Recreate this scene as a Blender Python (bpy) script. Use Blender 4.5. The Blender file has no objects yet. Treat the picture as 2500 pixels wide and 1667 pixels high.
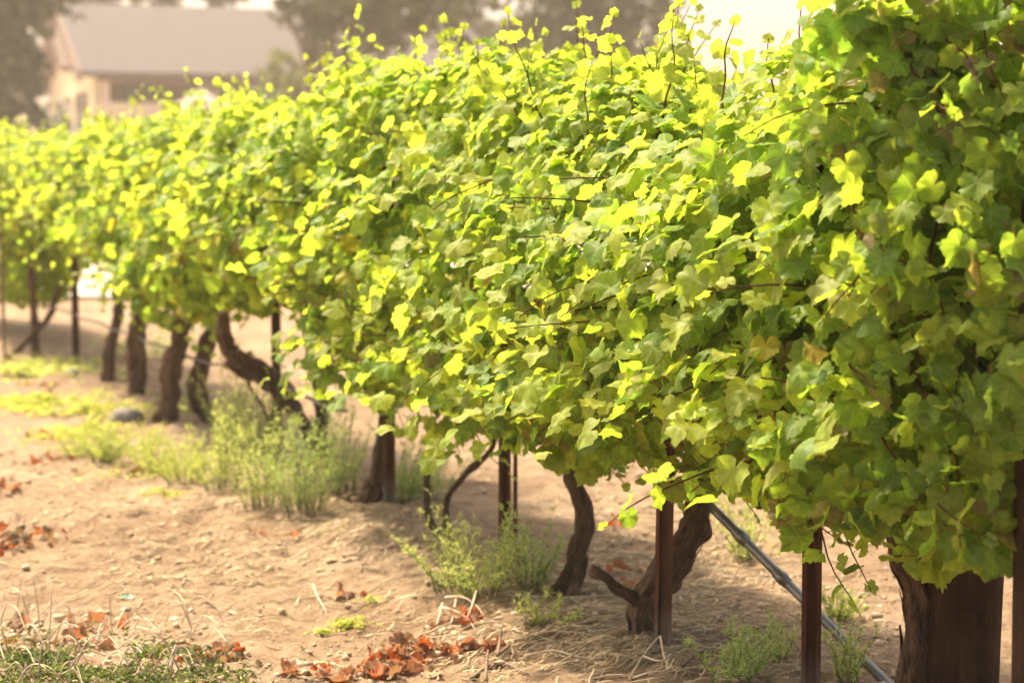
import bpy, math, random
import numpy as np
from mathutils import Vector, Matrix, noise as mnoise

R = math.radians
rng = np.random.default_rng(7)
random.seed(7)
sc = bpy.context.scene
C = sc.collection

# ------------------------------------------------------------------ camera, sky, sun, exposure
CAM_H, LENS, PITCH = 1.45, 70.0, 4.65
FPX = LENS / 36 * 2500
cam_d = bpy.data.cameras.new('camera')
cam = bpy.data.objects.new('camera', cam_d); C.objects.link(cam)
cam.location = (0, 0, CAM_H); cam.rotation_euler = (R(90 - PITCH), 0, 0)
cam_d.lens = LENS; cam_d.sensor_width = 36; cam_d.clip_end = 2000; cam_d.clip_start = 0.05
cam_d.dof.use_dof = True; cam_d.dof.focus_distance = 5.1; cam_d.dof.aperture_fstop = 2.9
sc.camera = cam

SUN_EL, SUN_AZ = 57.0, -46.0          # azimuth from +Y (view axis) towards +X
sun_dir = Vector((math.sin(R(SUN_AZ)) * math.cos(R(SUN_EL)), math.cos(R(SUN_AZ)) * math.cos(R(SUN_EL)), math.sin(R(SUN_EL))))
w = bpy.data.worlds.new('World'); sc.world = w; w.use_nodes = True
nt = w.node_tree; nt.nodes.clear()
sky = nt.nodes.new('ShaderNodeTexSky'); sky.sky_type = 'NISHITA'; sky.sun_disc = False
sky.sun_elevation = R(SUN_EL); sky.sun_rotation = R(SUN_AZ)
sky.air_density = 0.7; sky.dust_density = 8.0; sky.ozone_density = 0.0; sky.altitude = 200
bg = nt.nodes.new('ShaderNodeBackground'); bg.inputs['Strength'].default_value = 0.15
wo = nt.nodes.new('ShaderNodeOutputWorld')
warm = nt.nodes.new('ShaderNodeMix'); warm.data_type = 'RGBA'; warm.blend_type = 'MULTIPLY'      # smoke-warmed air, the same in every direction
warm.inputs[0].default_value = 1.0; warm.inputs[7].default_value = (1.0, 0.96, 0.86, 1)
nt.links.new(sky.outputs[0], warm.inputs[6]); nt.links.new(warm.outputs[2], bg.inputs[0]); nt.links.new(bg.outputs[0], wo.inputs[0])
sl = bpy.data.lights.new('sun', 'SUN'); sl.energy = 4.2; sl.angle = R(4.0); sl.color = (1.0, 0.87, 0.66)
sun = bpy.data.objects.new('sun', sl); C.objects.link(sun)
sun.rotation_euler = sun_dir.to_track_quat('Z', 'Y').to_euler()
vs = sc.view_settings
sc.display_settings.display_device = 'sRGB'
vs.view_transform = 'Standard'; vs.look = 'None'; vs.gamma = 1.0; vs.exposure = 1.38
vs.use_curve_mapping = False
cy = sc.cycles
cy.use_denoising = True
cy.max_bounces = 7; cy.diffuse_bounces = 3; cy.glossy_bounces = 2; cy.transmission_bounces = 4
cy.transparent_max_bounces = 6; cy.volume_bounces = 1; cy.sample_clamp_indirect = 6.0

# ------------------------------------------------------------------ photo geometry -> place
cp, sp_ = math.cos(R(PITCH)), math.sin(R(PITCH))
def ray(px, py):
    u = (px - 1250) / FPX; v = (833.5 - py) / FPX
    return Vector((u, cp + v * sp_, -sp_ + v * cp))
def ground_pt(px, py, z=0.0):
    d = ray(px, py); t = (z - CAM_H) / d.z
    return Vector((d.x * t, d.y * t, z))
def at_depth(px, py, y):
    d = ray(px, py); t = y / d.y
    return Vector((d.x * t, y, CAM_H + d.z * t))
def project(P):
    P = np.asarray(P, float); x = P[..., 0]; y = P[..., 1]; z = P[..., 2] - CAM_H
    f = y * cp - z * sp_; up = y * sp_ + z * cp
    f = np.maximum(f, 0.05)
    return 1250 + FPX * x / f, 833.5 - FPX * up / f, f

# ------------------------------------------------------------------ helpers
def lat_noise(seed, n=64):
    g = np.random.default_rng(seed).random((n, n)) * 2 - 1
    def f(x, y):
        x = np.asarray(x, float); y = np.asarray(y, float)
        xi = np.floor(x).astype(int); yi = np.floor(y).astype(int)
        fx = x - xi; fy = y - yi
        fx = fx * fx * (3 - 2 * fx); fy = fy * fy * (3 - 2 * fy)
        a = g[xi % n, yi % n]; b = g[(xi + 1) % n, yi % n]; c = g[xi % n, (yi + 1) % n]; d = g[(xi + 1) % n, (yi + 1) % n]
        return (a * (1 - fx) + b * fx) * (1 - fy) + (c * (1 - fx) + d * fx) * fy
    return f
N1, N2, N3, N4 = lat_noise(1), lat_noise(2), lat_noise(3), lat_noise(4)

class MB:
    """collects triangles; build() links them as one mesh object"""
    def __init__(s): s.v = []; s.f = []; s.uv = []; s.c = []; s.n = 0
    def add(s, V, F, UV=None, col=None):
        V = np.asarray(V, float); F = np.asarray(F, int)
        s.v.append(V); s.f.append(F + s.n); s.n += len(V)
        s.uv.append(np.zeros((len(V), 2)) if UV is None else np.asarray(UV, float))
        s.c.append(np.tile(np.array([1, 1, 1, 1.0]) if col is None else np.array(list(col)[:3] + [1.0]), (len(V), 1)) if col is None or np.ndim(col) == 1 else col)
        return s
    def box(s, c, d, rot=None, col=None):
        x, y, z = [k / 2 for k in d]
        V = np.array([(-x,-y,-z),(x,-y,-z),(x,y,-z),(-x,y,-z),(-x,-y,z),(x,-y,z),(x,y,z),(-x,y,z)], float)
        if rot is not None: V = V @ np.array(rot).T
        V = V + np.array(c)
        Q = [(0,3,2,1),(4,5,6,7),(0,1,5,4),(1,2,6,5),(2,3,7,6),(3,0,4,7)]
        F = [t for q in Q for t in ((q[0],q[1],q[2]),(q[0],q[2],q[3]))]
        V2 = V[np.array(F).ravel()]
        return s.add(V2, np.arange(len(V2)).reshape(-1, 3), None, col)
    def mesh(s, name, smooth=True, off=(0, 0, 0)):
        V = np.concatenate(s.v) - np.array(off); F = np.concatenate(s.f)
        uv = np.concatenate(s.uv); c = np.concatenate(s.c)
        me = bpy.data.meshes.new(name)
        me.vertices.add(len(V)); me.vertices.foreach_set('co', V.astype(np.float32).ravel())
        me.loops.add(len(F) * 3); me.loops.foreach_set('vertex_index', F.astype(np.int32).ravel())
        me.polygons.add(len(F)); me.polygons.foreach_set('loop_start', np.arange(0, len(F) * 3, 3, dtype=np.int32))
        me.polygons.foreach_set('use_smooth', np.full(len(F), smooth))
        l = me.uv_layers.new(name='uv'); l.data.foreach_set('uv', uv[F.ravel()].astype(np.float32).ravel())
        a = me.color_attributes.new('tint', 'FLOAT_COLOR', 'POINT'); a.data.foreach_set('color', c.astype(np.float32).ravel())
        me.update(calc_edges=True); me.validate()
        return me
    def build(s, name, mat, parent=None, smooth=True, off=(0, 0, 0)):
        me = s.mesh(name, smooth, off); me.materials.append(mat)
        return link(name, me, parent)
def link(name, me, parent=None):
    o = bpy.data.objects.new(name, me); C.objects.link(o)
    if parent is not None: o.parent = parent
    return o
def tag(o, label, cat, group=None):
    o['label'] = label; o['category'] = cat
    if group: o['group'] = group
    return o
def empty(name, loc, rz=0):
    o = bpy.data.objects.new(name, None); C.objects.link(o); o.location = loc; o.rotation_euler = (0, 0, rz)
    o.empty_display_size = 0.1
    return o

def smooth_path(P, R_, n):
    P = np.asarray(P, float); R_ = np.asarray(R_, float)
    m = len(P); t = np.linspace(0, m - 1, n)
    out = np.zeros((n, 3)); rr = np.zeros(n)
    Q = np.vstack([2 * P[0] - P[1], P, 2 * P[-1] - P[-2]])
    for k, x in enumerate(t):
        i = min(int(x), m - 2); f = x - i
        p0, p1, p2, p3 = Q[i], Q[i + 1], Q[i + 2], Q[i + 3]
        out[k] = 0.5 * (2 * p1 + (p2 - p0) * f + (2 * p0 - 5 * p1 + 4 * p2 - p3) * f * f + (3 * p1 - p0 - 3 * p2 + p3) * f ** 3)
        rr[k] = R_[i] * (1 - f) + R_[i + 1] * f
    return out, rr
def tube(mb, P, Rr, seg=8, col=None, rough=0.0, ridges=0, seed=0, uvscale=1.0):
    P = np.asarray(P, float); n = len(P)
    T = np.gradient(P, axis=0); T /= np.maximum(np.linalg.norm(T, axis=1)[:, None], 1e-9)
    ref = np.array([0.31, 0.9, 0.3]); 
    if abs(T[0] @ ref) > 0.9: ref = np.array([1.0, 0.1, 0.2])
    V = []; UV = []; arc = 0
    rg = np.random.default_rng(seed); ph = rg.random(4) * 6.28
    for i in range(n):
        if i: arc += np.linalg.norm(P[i] - P[i - 1])
        a = np.cross(T[i], ref); a /= np.linalg.norm(a); b = np.cross(T[i], a); ref = np.cross(a, T[i])
        for j in range(seg):
            th = 6.28318 * j / seg
            r = Rr[i]
            if ridges: r *= 1 + rough * (0.6 * math.sin(ridges * th + ph[0] + arc * 9) + 0.5 * math.sin((ridges * 2 + 1) * th + ph[1] - arc * 14))
            if rough: r *= 1 + rough * 1.6 * mnoise.noise(Vector((math.cos(th) * 1.3 + ph[2], math.sin(th) * 1.3, arc * 16 + ph[3])))
            V.append(P[i] + (a * math.cos(th) + b * math.sin(th)) * r); UV.append((th * uvscale, arc))
    F = []
    for i in range(n - 1):
        for j in range(seg):
            q = (i * seg + j, i * seg + (j + 1) % seg, (i + 1) * seg + (j + 1) % seg, (i + 1) * seg + j)
            F += [(q[0], q[1], q[2]), (q[0], q[2], q[3])]
    V.append(P[0]); V.append(P[-1]); UV += [(0, 0), (0, arc)]
    for j in range(seg):
        F += [(n * seg, (j + 1) % seg, j), (n * seg + 1, (n - 1) * seg + j, (n - 1) * seg + (j + 1) % seg)]
    mb.add(V, F, UV, col)
    return mb

# ------------------------------------------------------------------ materials
def new_mat(name):
    m = bpy.data.materials.new(name); m.use_nodes = True; m.node_tree.nodes.clear()
    return m, m.node_tree
class G:
    def __init__(s, t): s.t = t
    def n(s, typ, **kw):
        x = s.t.nodes.new(typ)
        for k, v in kw.items(): setattr(x, k, v)
        return x
    def val(s, sock, v):
        if hasattr(v, 'is_output') or isinstance(v, bpy.types.NodeSocket): s.t.links.new(v, sock)
        else: sock.default_value = v
    def math(s, op, a, b=0.0, c=None, clamp=False):
        x = s.n('ShaderNodeMath', operation=op, use_clamp=clamp); s.val(x.inputs[0], a); s.val(x.inputs[1], b)
        if c is not None: s.val(x.inputs[2], c)
        return x.outputs[0]
    def mix(s, f, a, b, mode='MIX'):
        x = s.n('ShaderNodeMix', data_type='RGBA', blend_type=mode); s.val(x.inputs[0], f); s.val(x.inputs[6], a); s.val(x.inputs[7], b)
        return x.outputs[2]
    def noise(s, vec, scale, detail=4, rough=0.55):
        x = s.n('ShaderNodeTexNoise'); 
        if vec is not None: s.t.links.new(vec, x.inputs['Vector'])
        x.inputs['Scale'].default_value = scale; x.inputs['Detail'].default_value = detail; x.inputs['Roughness'].default_value = rough
        return x.outputs['Fac']
    def ramp(s, f, stops):
        x = s.n('ShaderNodeValToRGB'); e = x.color_ramp.elements
        while len(e) < len(stops): e.new(0.5)
        for i, (p, c) in enumerate(stops): e[i].position = p; e[i].color = tuple(c) + (1,)
        s.t.links.new(f, x.inputs[0]); return x.outputs[0]
    def bump(s, h, strength, dist):
        x = s.n('ShaderNodeBump'); s.t.links.new(h, x.inputs['Height']); x.inputs['Strength'].default_value = strength; x.inputs['Distance'].default_value = dist
        return x.outputs[0]
    def pbr(s, col, rough=0.8, spec=0.3, metal=0.0, nrm=None):
        x = s.n('ShaderNodeBsdfPrincipled'); s.val(x.inputs['Base Color'], col); s.val(x.inputs['Roughness'], rough)
        x.inputs['Specular IOR Level'].default_value = spec; x.inputs['Metallic'].default_value = metal
        if nrm is not None: s.t.links.new(nrm, x.inputs['Normal'])
        return x.outputs[0]
    def out(s, sh):
        o = s.n('ShaderNodeOutputMaterial'); s.t.links.new(sh, o.inputs['Surface'])
def c4(c): return (c[0], c[1], c[2], 1.0)

def leaf_material(name, from_object, trans=0.6, veins=True, rough=0.52, spec=0.22, boost=(1.75, 1.8, 0.7)):
    m, t = new_mat(name); g = G(t)
    if from_object: col = g.n('ShaderNodeObjectInfo').outputs['Color']
    else: col = g.n('ShaderNodeAttribute', attribute_name='tint').outputs['Color']
    uv = g.n('ShaderNodeUVMap').outputs[0]
    geo = g.n('ShaderNodeNewGeometry')
    sep = g.n('ShaderNodeSeparateXYZ'); t.links.new(uv, sep.inputs[0]); x, y = sep.outputs[0], sep.outputs[1]
    mott = g.noise(geo.outputs['Position'], 55, 3)
    base = g.mix(1.0, col, g.ramp(mott, [(0.3, (0.78, 0.8, 0.75)), (0.7, (1.2, 1.17, 1.15))]), 'MULTIPLY')
    if veins:
        vmin = None
        ax = g.math('ABSOLUTE', x)
        for a in (0, 53, 108):
            sa, ca = math.sin(R(a)), math.cos(R(a))
            perp = g.math('ABSOLUTE', g.math('SUBTRACT', g.math('MULTIPLY', ax, ca), g.math('MULTIPLY', y, sa)))
            along = g.math('ADD', g.math('MULTIPLY', ax, sa), g.math('MULTIPLY', y, ca))
            pen = g.math('MULTIPLY', g.math('LESS_THAN', along, 0.0), 10.0)
            d = g.math('ADD', perp, pen)
            vmin = d if vmin is None else g.math('MINIMUM', vmin, d)
        vf = g.math('SUBTRACT', 1.0, g.math('MULTIPLY', vmin, 38.0), clamp=True)
        base = g.mix(g.math('MULTIPLY', vf, 0.55), base, (0.42, 0.45, 0.16, 1))
        rad = g.math('SQRT', g.math('ADD', g.math('MULTIPLY', x, x), g.math('MULTIPLY', y, y)))
        blot = g.noise(geo.outputs['Position'], 38, 3, 0.6)
        dmg = g.math('MULTIPLY', g.math('SUBTRACT', g.math('ADD', blot, g.math('MULTIPLY', rad, 0.16)), 0.74), 14.0, clamp=True)
        base = g.mix(g.math('MULTIPLY', dmg, 0.75), base, (0.30, 0.19, 0.07, 1))
        pet = g.math('GREATER_THAN', x, 3.0)
        base = g.mix(pet, base, (0.30, 0.12, 0.05, 1))
    back = g.mix(0.35, base, (0.20, 0.23, 0.13, 1))
    dcol = g.mix(geo.outputs['Backfacing'], base, back)
    tcol = g.mix(1.0, base, (boost[0], boost[1], boost[2], 1), 'MULTIPLY')
    p = g.pbr(dcol, rough, spec)
    tr = g.n('ShaderNodeBsdfTranslucent'); t.links.new(tcol, tr.inputs['Color'])
    mx = g.n('ShaderNodeMixShader'); mx.inputs[0].default_value = trans
    t.links.new(p, mx.inputs[1]); t.links.new(tr.outputs[0], mx.inputs[2])
    g.out(mx.outputs[0]); return m

def bark_material(name, dark, light, scale=1.0):
    m, t = new_mat(name); g = G(t)
    uv = g.n('ShaderNodeUVMap').outputs[0]
    mp = g.n('ShaderNodeMapping'); mp.inputs['Scale'].default_value = (3.0 * scale, 9.0 * scale, 1); t.links.new(uv, mp.inputs['Vector'])
    f = g.noise(mp.outputs[0], 3.0, 7, 0.7)
    tc = g.n('ShaderNodeTexCoord').outputs['Object']
    f2 = g.noise(tc, 9, 4)
    col = g.ramp(f, [(0.32, dark), (0.5, tuple((a + b) / 2 for a, b in zip(dark, light))), (0.68, light)])
    col = g.mix(1.0, col, g.ramp(f2, [(0.3, (0.65, 0.62, 0.6)), (0.7, (1.25, 1.2, 1.15))]), 'MULTIPLY')
    g.out(g.pbr(col, 0.9, 0.15, 0, g.bump(f, 1.0, 0.02))); return m

def plain_mat(name, c1, c2, scale=20, rough=0.8, spec=0.3, metal=0.0, bump=0.2, bdist=0.004, coords='Object', tint=False, stretch=(1, 1, 1)):
    m, t = new_mat(name); g = G(t)
    v = g.n('ShaderNodeTexCoord').outputs[coords]
    mp = g.n('ShaderNodeMapping'); mp.inputs['Scale'].default_value = stretch; t.links.new(v, mp.inputs['Vector'])
    f = g.noise(mp.outputs[0], scale, 5, 0.6)
    col = g.ramp(f, [(0.33, c1), (0.67, c2)])
    if tint: col = g.mix(1.0, col, g.n('ShaderNodeAttribute', attribute_name='tint').outputs['Color'], 'MULTIPLY')
    g.out(g.pbr(col, rough, spec, metal, g.bump(f, bump, bdist) if bump else None)); return m

M = {}
M['leaf'] = leaf_material('grape leaf', True)
M['foliage'] = leaf_material('grape foliage', False)
M['dry_leaf'] = leaf_material('dried leaf', True, trans=0.3, rough=0.7, spec=0.2, boost=(1.5, 1.0, 0.7))
M['weed'] = leaf_material('weed green', False, trans=0.5, veins=False, rough=0.6, spec=0.2, boost=(1.3, 1.4, 0.8))
M['tree_leaf'] = leaf_material('tree foliage', False, trans=0.3, veins=False, rough=0.6, spec=0.2, boost=(1.3, 1.2, 0.6))
M['bark'] = bark_material('vine bark', (0.05, 0.03, 0.02), (0.33, 0.225, 0.155))
M['cane'] = bark_material('young cane', (0.13, 0.055, 0.022), (0.34, 0.17, 0.07), 2)
M['tree_bark'] = bark_material('tree bark', (0.06, 0.045, 0.033), (0.19, 0.15, 0.115), 0.5)
M['dead_twig'] = plain_mat('bleached twig', (0.42, 0.31, 0.21), (0.66, 0.53, 0.38), 60, 0.85, 0.2)
M['dark_twig'] = plain_mat('weathered twig', (0.12, 0.08, 0.055), (0.27, 0.19, 0.13), 60, 0.9, 0.2)
M['straw'] = plain_mat('straw', (0.48, 0.35, 0.21), (0.70, 0.56, 0.36), 30, 0.8, 0.25, tint=True, bump=0)
M['clod'] = plain_mat('soil clod', (0.40, 0.285, 0.185), (0.56, 0.42, 0.29), 40, 0.95, 0.1, tint=True, bump=0.5)
M['rock'] = plain_mat('field stone', (0.16, 0.135, 0.115), (0.30, 0.265, 0.23), 9, 0.85, 0.25, bump=0.5, bdist=0.01)
M['pvc'] = plain_mat('grey conduit', (0.17, 0.155, 0.14), (0.30, 0.28, 0.26), 12, 0.32, 0.5, 0.55, bump=0.05, stretch=(1, 1, 1))
M['hose'] = plain_mat('drip hose', (0.07, 0.06, 0.05), (0.14, 0.12, 0.10), 15, 0.5, 0.4)
M['wire'] = plain_mat('trellis wire', (0.25, 0.24, 0.23), (0.4, 0.38, 0.36), 30, 0.4, 0.5, 0.8, bump=0)
M['tape'] = plain_mat('green tape', (0.02, 0.30, 0.15), (0.03, 0.36, 0.19), 20, 0.5, 0.4, bump=0)

def steel_post_material():
    m, t = new_mat('rusted steel post'); g = G(t)
    v = g.n('ShaderNodeTexCoord').outputs['Object']
    mp = g.n('ShaderNodeMapping'); mp.inputs['Scale'].default_value = (1, 1, 0.12); t.links.new(v, mp.inputs['Vector'])
    f = g.noise(mp.outputs[0], 60, 6, 0.65); f2 = g.noise(v, 18, 5, 0.6)
    col = g.ramp(f, [(0.3, (0.055, 0.022, 0.014)), (0.55, (0.115, 0.047, 0.027)), (0.75, (0.20, 0.095, 0.055))])
    sep = g.n('ShaderNodeSeparateXYZ'); t.links.new(v, sep.inputs[0])
    low = g.math('SUBTRACT', 1.0, g.math('MULTIPLY', g.math('ADD', sep.outputs[2], g.math('MULTIPLY', g.math('SUBTRACT', f2, 0.5), 0.12)), 7.0), clamp=True)
    col = g.mix(g.math('MULTIPLY', low, 0.8), col, (0.30, 0.25, 0.21, 1))
    g.out(g.pbr(col, 0.6, 0.35, 0.25, g.bump(f, 0.3, 0.003))); return m
M['steel'] = steel_post_material()

def old_wood_material():
    m, t = new_mat('old post wood'); g = G(t)
    v = g.n('ShaderNodeTexCoord').outputs['Object']
    mp = g.n('ShaderNodeMapping'); mp.inputs['Scale'].default_value = (1, 1, 0.10); t.links.new(v, mp.inputs['Vector'])
    f = g.noise(mp.outputs[0], 30, 9, 0.78); f2 = g.noise(v, 7, 6, 0.7)
    col = g.ramp(f, [(0.3, (0.014, 0.008, 0.005)), (0.5, (0.05, 0.027, 0.014)), (0.7, (0.12, 0.07, 0.036))])
    col = g.mix(1.0, col, g.ramp(f2, [(0.3, (0.5, 0.45, 0.4)), (0.7, (1.15, 1.1, 1.05))]), 'MULTIPLY')
    g.out(g.pbr(col, 0.85, 0.2, 0, g.bump(f, 0.8, 0.006))); return m
M['post_wood'] = old_wood_material()

def ground_material():
    m, t = new_mat('dry sandy soil'); g = G(t)
    v = g.n('ShaderNodeTexCoord').outputs['Object']
    a = g.noise(v, 0.9, 5, 0.6); b = g.noise(v, 7, 6, 0.65); c = g.noise(v, 60, 5, 0.7); d = g.noise(v, 230, 3, 0.7)
    col = g.ramp(a, [(0.28, (0.27, 0.178, 0.108)), (0.52, (0.36, 0.252, 0.160)), (0.75, (0.45, 0.335, 0.225))])
    col = g.mix(1.0, col, g.ramp(b, [(0.32, (0.72, 0.68, 0.64)), (0.52, (1, 1, 1)), (0.72, (1.18, 1.19, 1.2))]), 'MULTIPLY')
    col = g.mix(1.0, col, g.ramp(c, [(0.32, (0.66, 0.62, 0.58)), (0.5, (1, 1, 1)), (0.7, (1.12, 1.12, 1.12))]), 'MULTIPLY')
    h = g.math('ADD', g.math('MULTIPLY', c, 1.4), g.math('MULTIPLY', d, 0.35))
    g.out(g.pbr(col, 0.95, 0.1, 0, g.bump(h, 0.9, 0.02))); return m
M['soil'] = ground_material()

# ------------------------------------------------------------------ ground
P2g, P6g = ground_pt(1617, 1615), ground_pt(186, 905)
E = (P6g - P2g).normalized(); NL = Vector((-E.y, E.x, 0))          # along the row, and towards the open side
def row_pt(s, off=0.0, z=0.0): return P2g + E * s + NL * off + Vector((0, 0, z))
_ss = np.linspace(-4, 18, 900)
_sx = project(np.array([row_pt(s) for s in _ss]))[0]
def s_of_px(px): return float(np.interp(-px, -_sx, _ss))
mound_c = ground_pt(60, 1700)
def gh(x, y):
    x = np.asarray(x, float); y = np.asarray(y, float)
    z = 0.035 * N1(x * 0.7, y * 0.7) + 0.016 * N2(x * 2.3, y * 2.3) + 0.017 * N3(x * 6, y * 6) + 0.012 * N4(x * 15, y * 15) + 0.007 * N1(x * 33, y * 33)
    dr = (x - P2g.x) * NL.x + (y - P2g.y) * NL.y
    z = z + 0.05 * np.exp(-(dr / 0.45) ** 2)
    z = z + 0.11 * np.exp(-(((x - mound_c.x) / 0.45) ** 2 + ((y - mound_c.y) / 0.45) ** 2))
    far = np.clip((np.hypot(x, y) - 20) / 30, 0, 1)
    return z * (1 - far)
def gz(p): return float(gh(p[0], p[1]))
def on_ground(px, py):
    p = ground_pt(px, py)
    for _ in range(4): p = ground_pt(px, py, gz(p))
    return p
def graded(lo, hi, step, outlo, outhi, grow=1.14):
    a = list(np.arange(lo, hi, step)); s = step; x = lo
    L = []
    while x > outlo: s = min(s * grow, 25); x -= s; L.append(x)
    H = []; s = step; x = a[-1]
    while x < outhi: s = min(s * grow, 25); x += s; H.append(x)
    return np.array(L[::-1] + a + H)
gx = graded(-2.6, 1.9, 0.018, -190, 190); gy = graded(4.6, 9.5, 0.022, -12, 330)
X, Y = np.meshgrid(gx, gy, indexing='ij'); Z = gh(X, Y)
nx, ny = X.shape
idx = np.arange(nx * ny).reshape(nx, ny)
q = np.stack([idx[:-1, :-1], idx[1:, :-1], idx[1:, 1:], idx[:-1, 1:]], -1).reshape(-1, 4)
mb = MB(); mb.add(np.stack([X, Y, Z], -1).reshape(-1, 3), np.concatenate([q[:, [0, 1, 2]], q[:, [0, 2, 3]]]))
gobj = mb.build('ground', M['soil']); gobj['kind'] = 'structure'
# pale gravel yard beyond the row
mb = MB(); yx = np.linspace(-60, 60, 41); yy = np.linspace(24, 100, 27)
X, Y = np.meshgrid(yx, yy, indexing='ij'); Y = Y + 1.2 * N2(X * 0.2, X * 0 + 3.3) * (Y < 30)
Z = np.maximum(gh(X, Y), 0) + 0.045
nx, ny = X.shape; idx = np.arange(nx * ny).reshape(nx, ny)
q = np.stack([idx[:-1, :-1], idx[1:, :-1], idx[1:, 1:], idx[:-1, 1:]], -1).reshape(-1, 4)
mb.add(np.stack([X, Y, Z], -1).reshape(-1, 3), np.concatenate([q[:, [0, 1, 2]], q[:, [0, 2, 3]]]))
M['gravel'] = plain_mat('pale gravel', (0.46, 0.40, 0.33), (0.60, 0.53, 0.45), 6, 0.95, 0.1, bump=0.4, bdist=0.02)
yard = mb.build('gravel_yard', M['gravel']); yard['kind'] = 'structure'

# ------------------------------------------------------------------ leaf shapes
HALF = [(0, 1.0), (7, .86), (14, .89), (22, .76), (30, .80), (41, .80), (52, .94), (61, .80), (70, .86), (81, .72), (92, .80), (106, .80), (118, .72), (132, .75), (147, .62), (163, .50), (180, .10)]
def leaf_shape(seed, lo=False, curl=0.0):
    rg = np.random.default_rng(seed)
    half = HALF if not lo else [HALF[i] for i in (0, 3, 6, 9, 11, 14, 16)]
    lob = rg.uniform(0.6, 1.15)
    def prof(a, r): return (a, r + (0.78 - r) * (1 - lob) * 0.8 if 5 < a < 150 else r)
    pts = [prof(*h) for h in half] + [(-a, r) for a, r in [prof(*h) for h in half[1:-1]][::-1]]
    n = len(pts)
    A = np.radians([p[0] for p in pts]); Rr = np.array([p[1] for p in pts]) * rg.uniform(0.93, 1.07, n)
    O = np.stack([np.sin(A) * Rr, np.cos(A) * Rr], 1)
    I = O[::2] * rg.uniform(0.48, 0.58)
    P2 = np.vstack([[[0, 0]], I, O]); ni = len(I)
    F = []
    for i in range(ni):
        j = (i + 1) % ni; o0, o1, o2 = 1 + ni + 2 * i, 1 + ni + (2 * i + 1) % n, 1 + ni + (2 * i + 2) % n
        F += [(1 + i, o1, o0), (1 + i, 1 + j, o1), (1 + j, o2, o1), (0, 1 + j, 1 + i)]
    r = np.hypot(P2[:, 0], P2[:, 1]); th = np.arctan2(P2[:, 0], P2[:, 1])
    fold = rg.uniform(-0.1, 0.5); cup = rg.uniform(-0.2, 0.42); tipd = rg.uniform(-0.1, 0.5); wav = rg.uniform(0.05, 0.15)
    z = fold * np.abs(P2[:, 0]) - cup * r ** 2 - tipd * np.clip(P2[:, 1], 0, 2) ** 2 + wav * np.sin(th * rg.integers(3, 6) + rg.uniform(0, 6)) * r
    z += 0.045 * np.cos(th * 360 / 54) * (r > 0.1) * (r < 0.75) + rg.normal(0, 0.02, len(r))
    V = np.stack([P2[:, 0], P2[:, 1], z], 1)
    if curl:
        k = curl * rg.uniform(0.7, 1.3)                                   # roll the blade about its length
        a = V[:, 0] * k; V[:, 0], V[:, 2] = np.sin(a) / k + 0 * a, V[:, 2] + (1 - np.cos(a)) / k * rg.choice([-1, 1])
        k2 = curl * 0.6 * rg.uniform(0.3, 1.3); a = V[:, 1] * k2
        V[:, 1], V[:, 2] = np.sin(a) / k2, V[:, 2] + (1 - np.cos(a)) / k2
        V += rg.normal(0, 0.05, V.shape)
    UV = P2.copy()
    if not lo:                                                            # petiole
        b = len(V); w_ = 0.022
        pts3 = np.array([(0, 0, -0.01), (0.02, -0.32, -0.10), (0.0, -0.62, -0.32)])
        for p in pts3: V = np.vstack([V, p + [w_, 0, 0], p - [w_, 0, 0.0]])
        UV = np.vstack([UV, np.full((6, 2), 5.0)])
        F += [(b, b + 1, b + 3), (b, b + 3, b + 2), (b + 2, b + 3, b + 5), (b + 2, b + 5, b + 4)]
    return V / 1.52, np.array(F), UV
SHAPES = [leaf_shape(100 + i) for i in range(20)]
LOW = [leaf_shape(200 + i, lo=True) for i in range(8)]
DRY = [leaf_shape(300 + i, curl=1.7) for i in range(8)]
def shape_mesh(sh, name, mat):
    b = MB(); b.add(*sh); me = b.mesh(name); me.materials.append(mat); return me
LEAF_ME = [shape_mesh(s, 'leaf', M['leaf']) for s in SHAPES]
DRY_ME = [shape_mesh(s, 'dried_leaf', M['dry_leaf']) for s in DRY]

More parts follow.
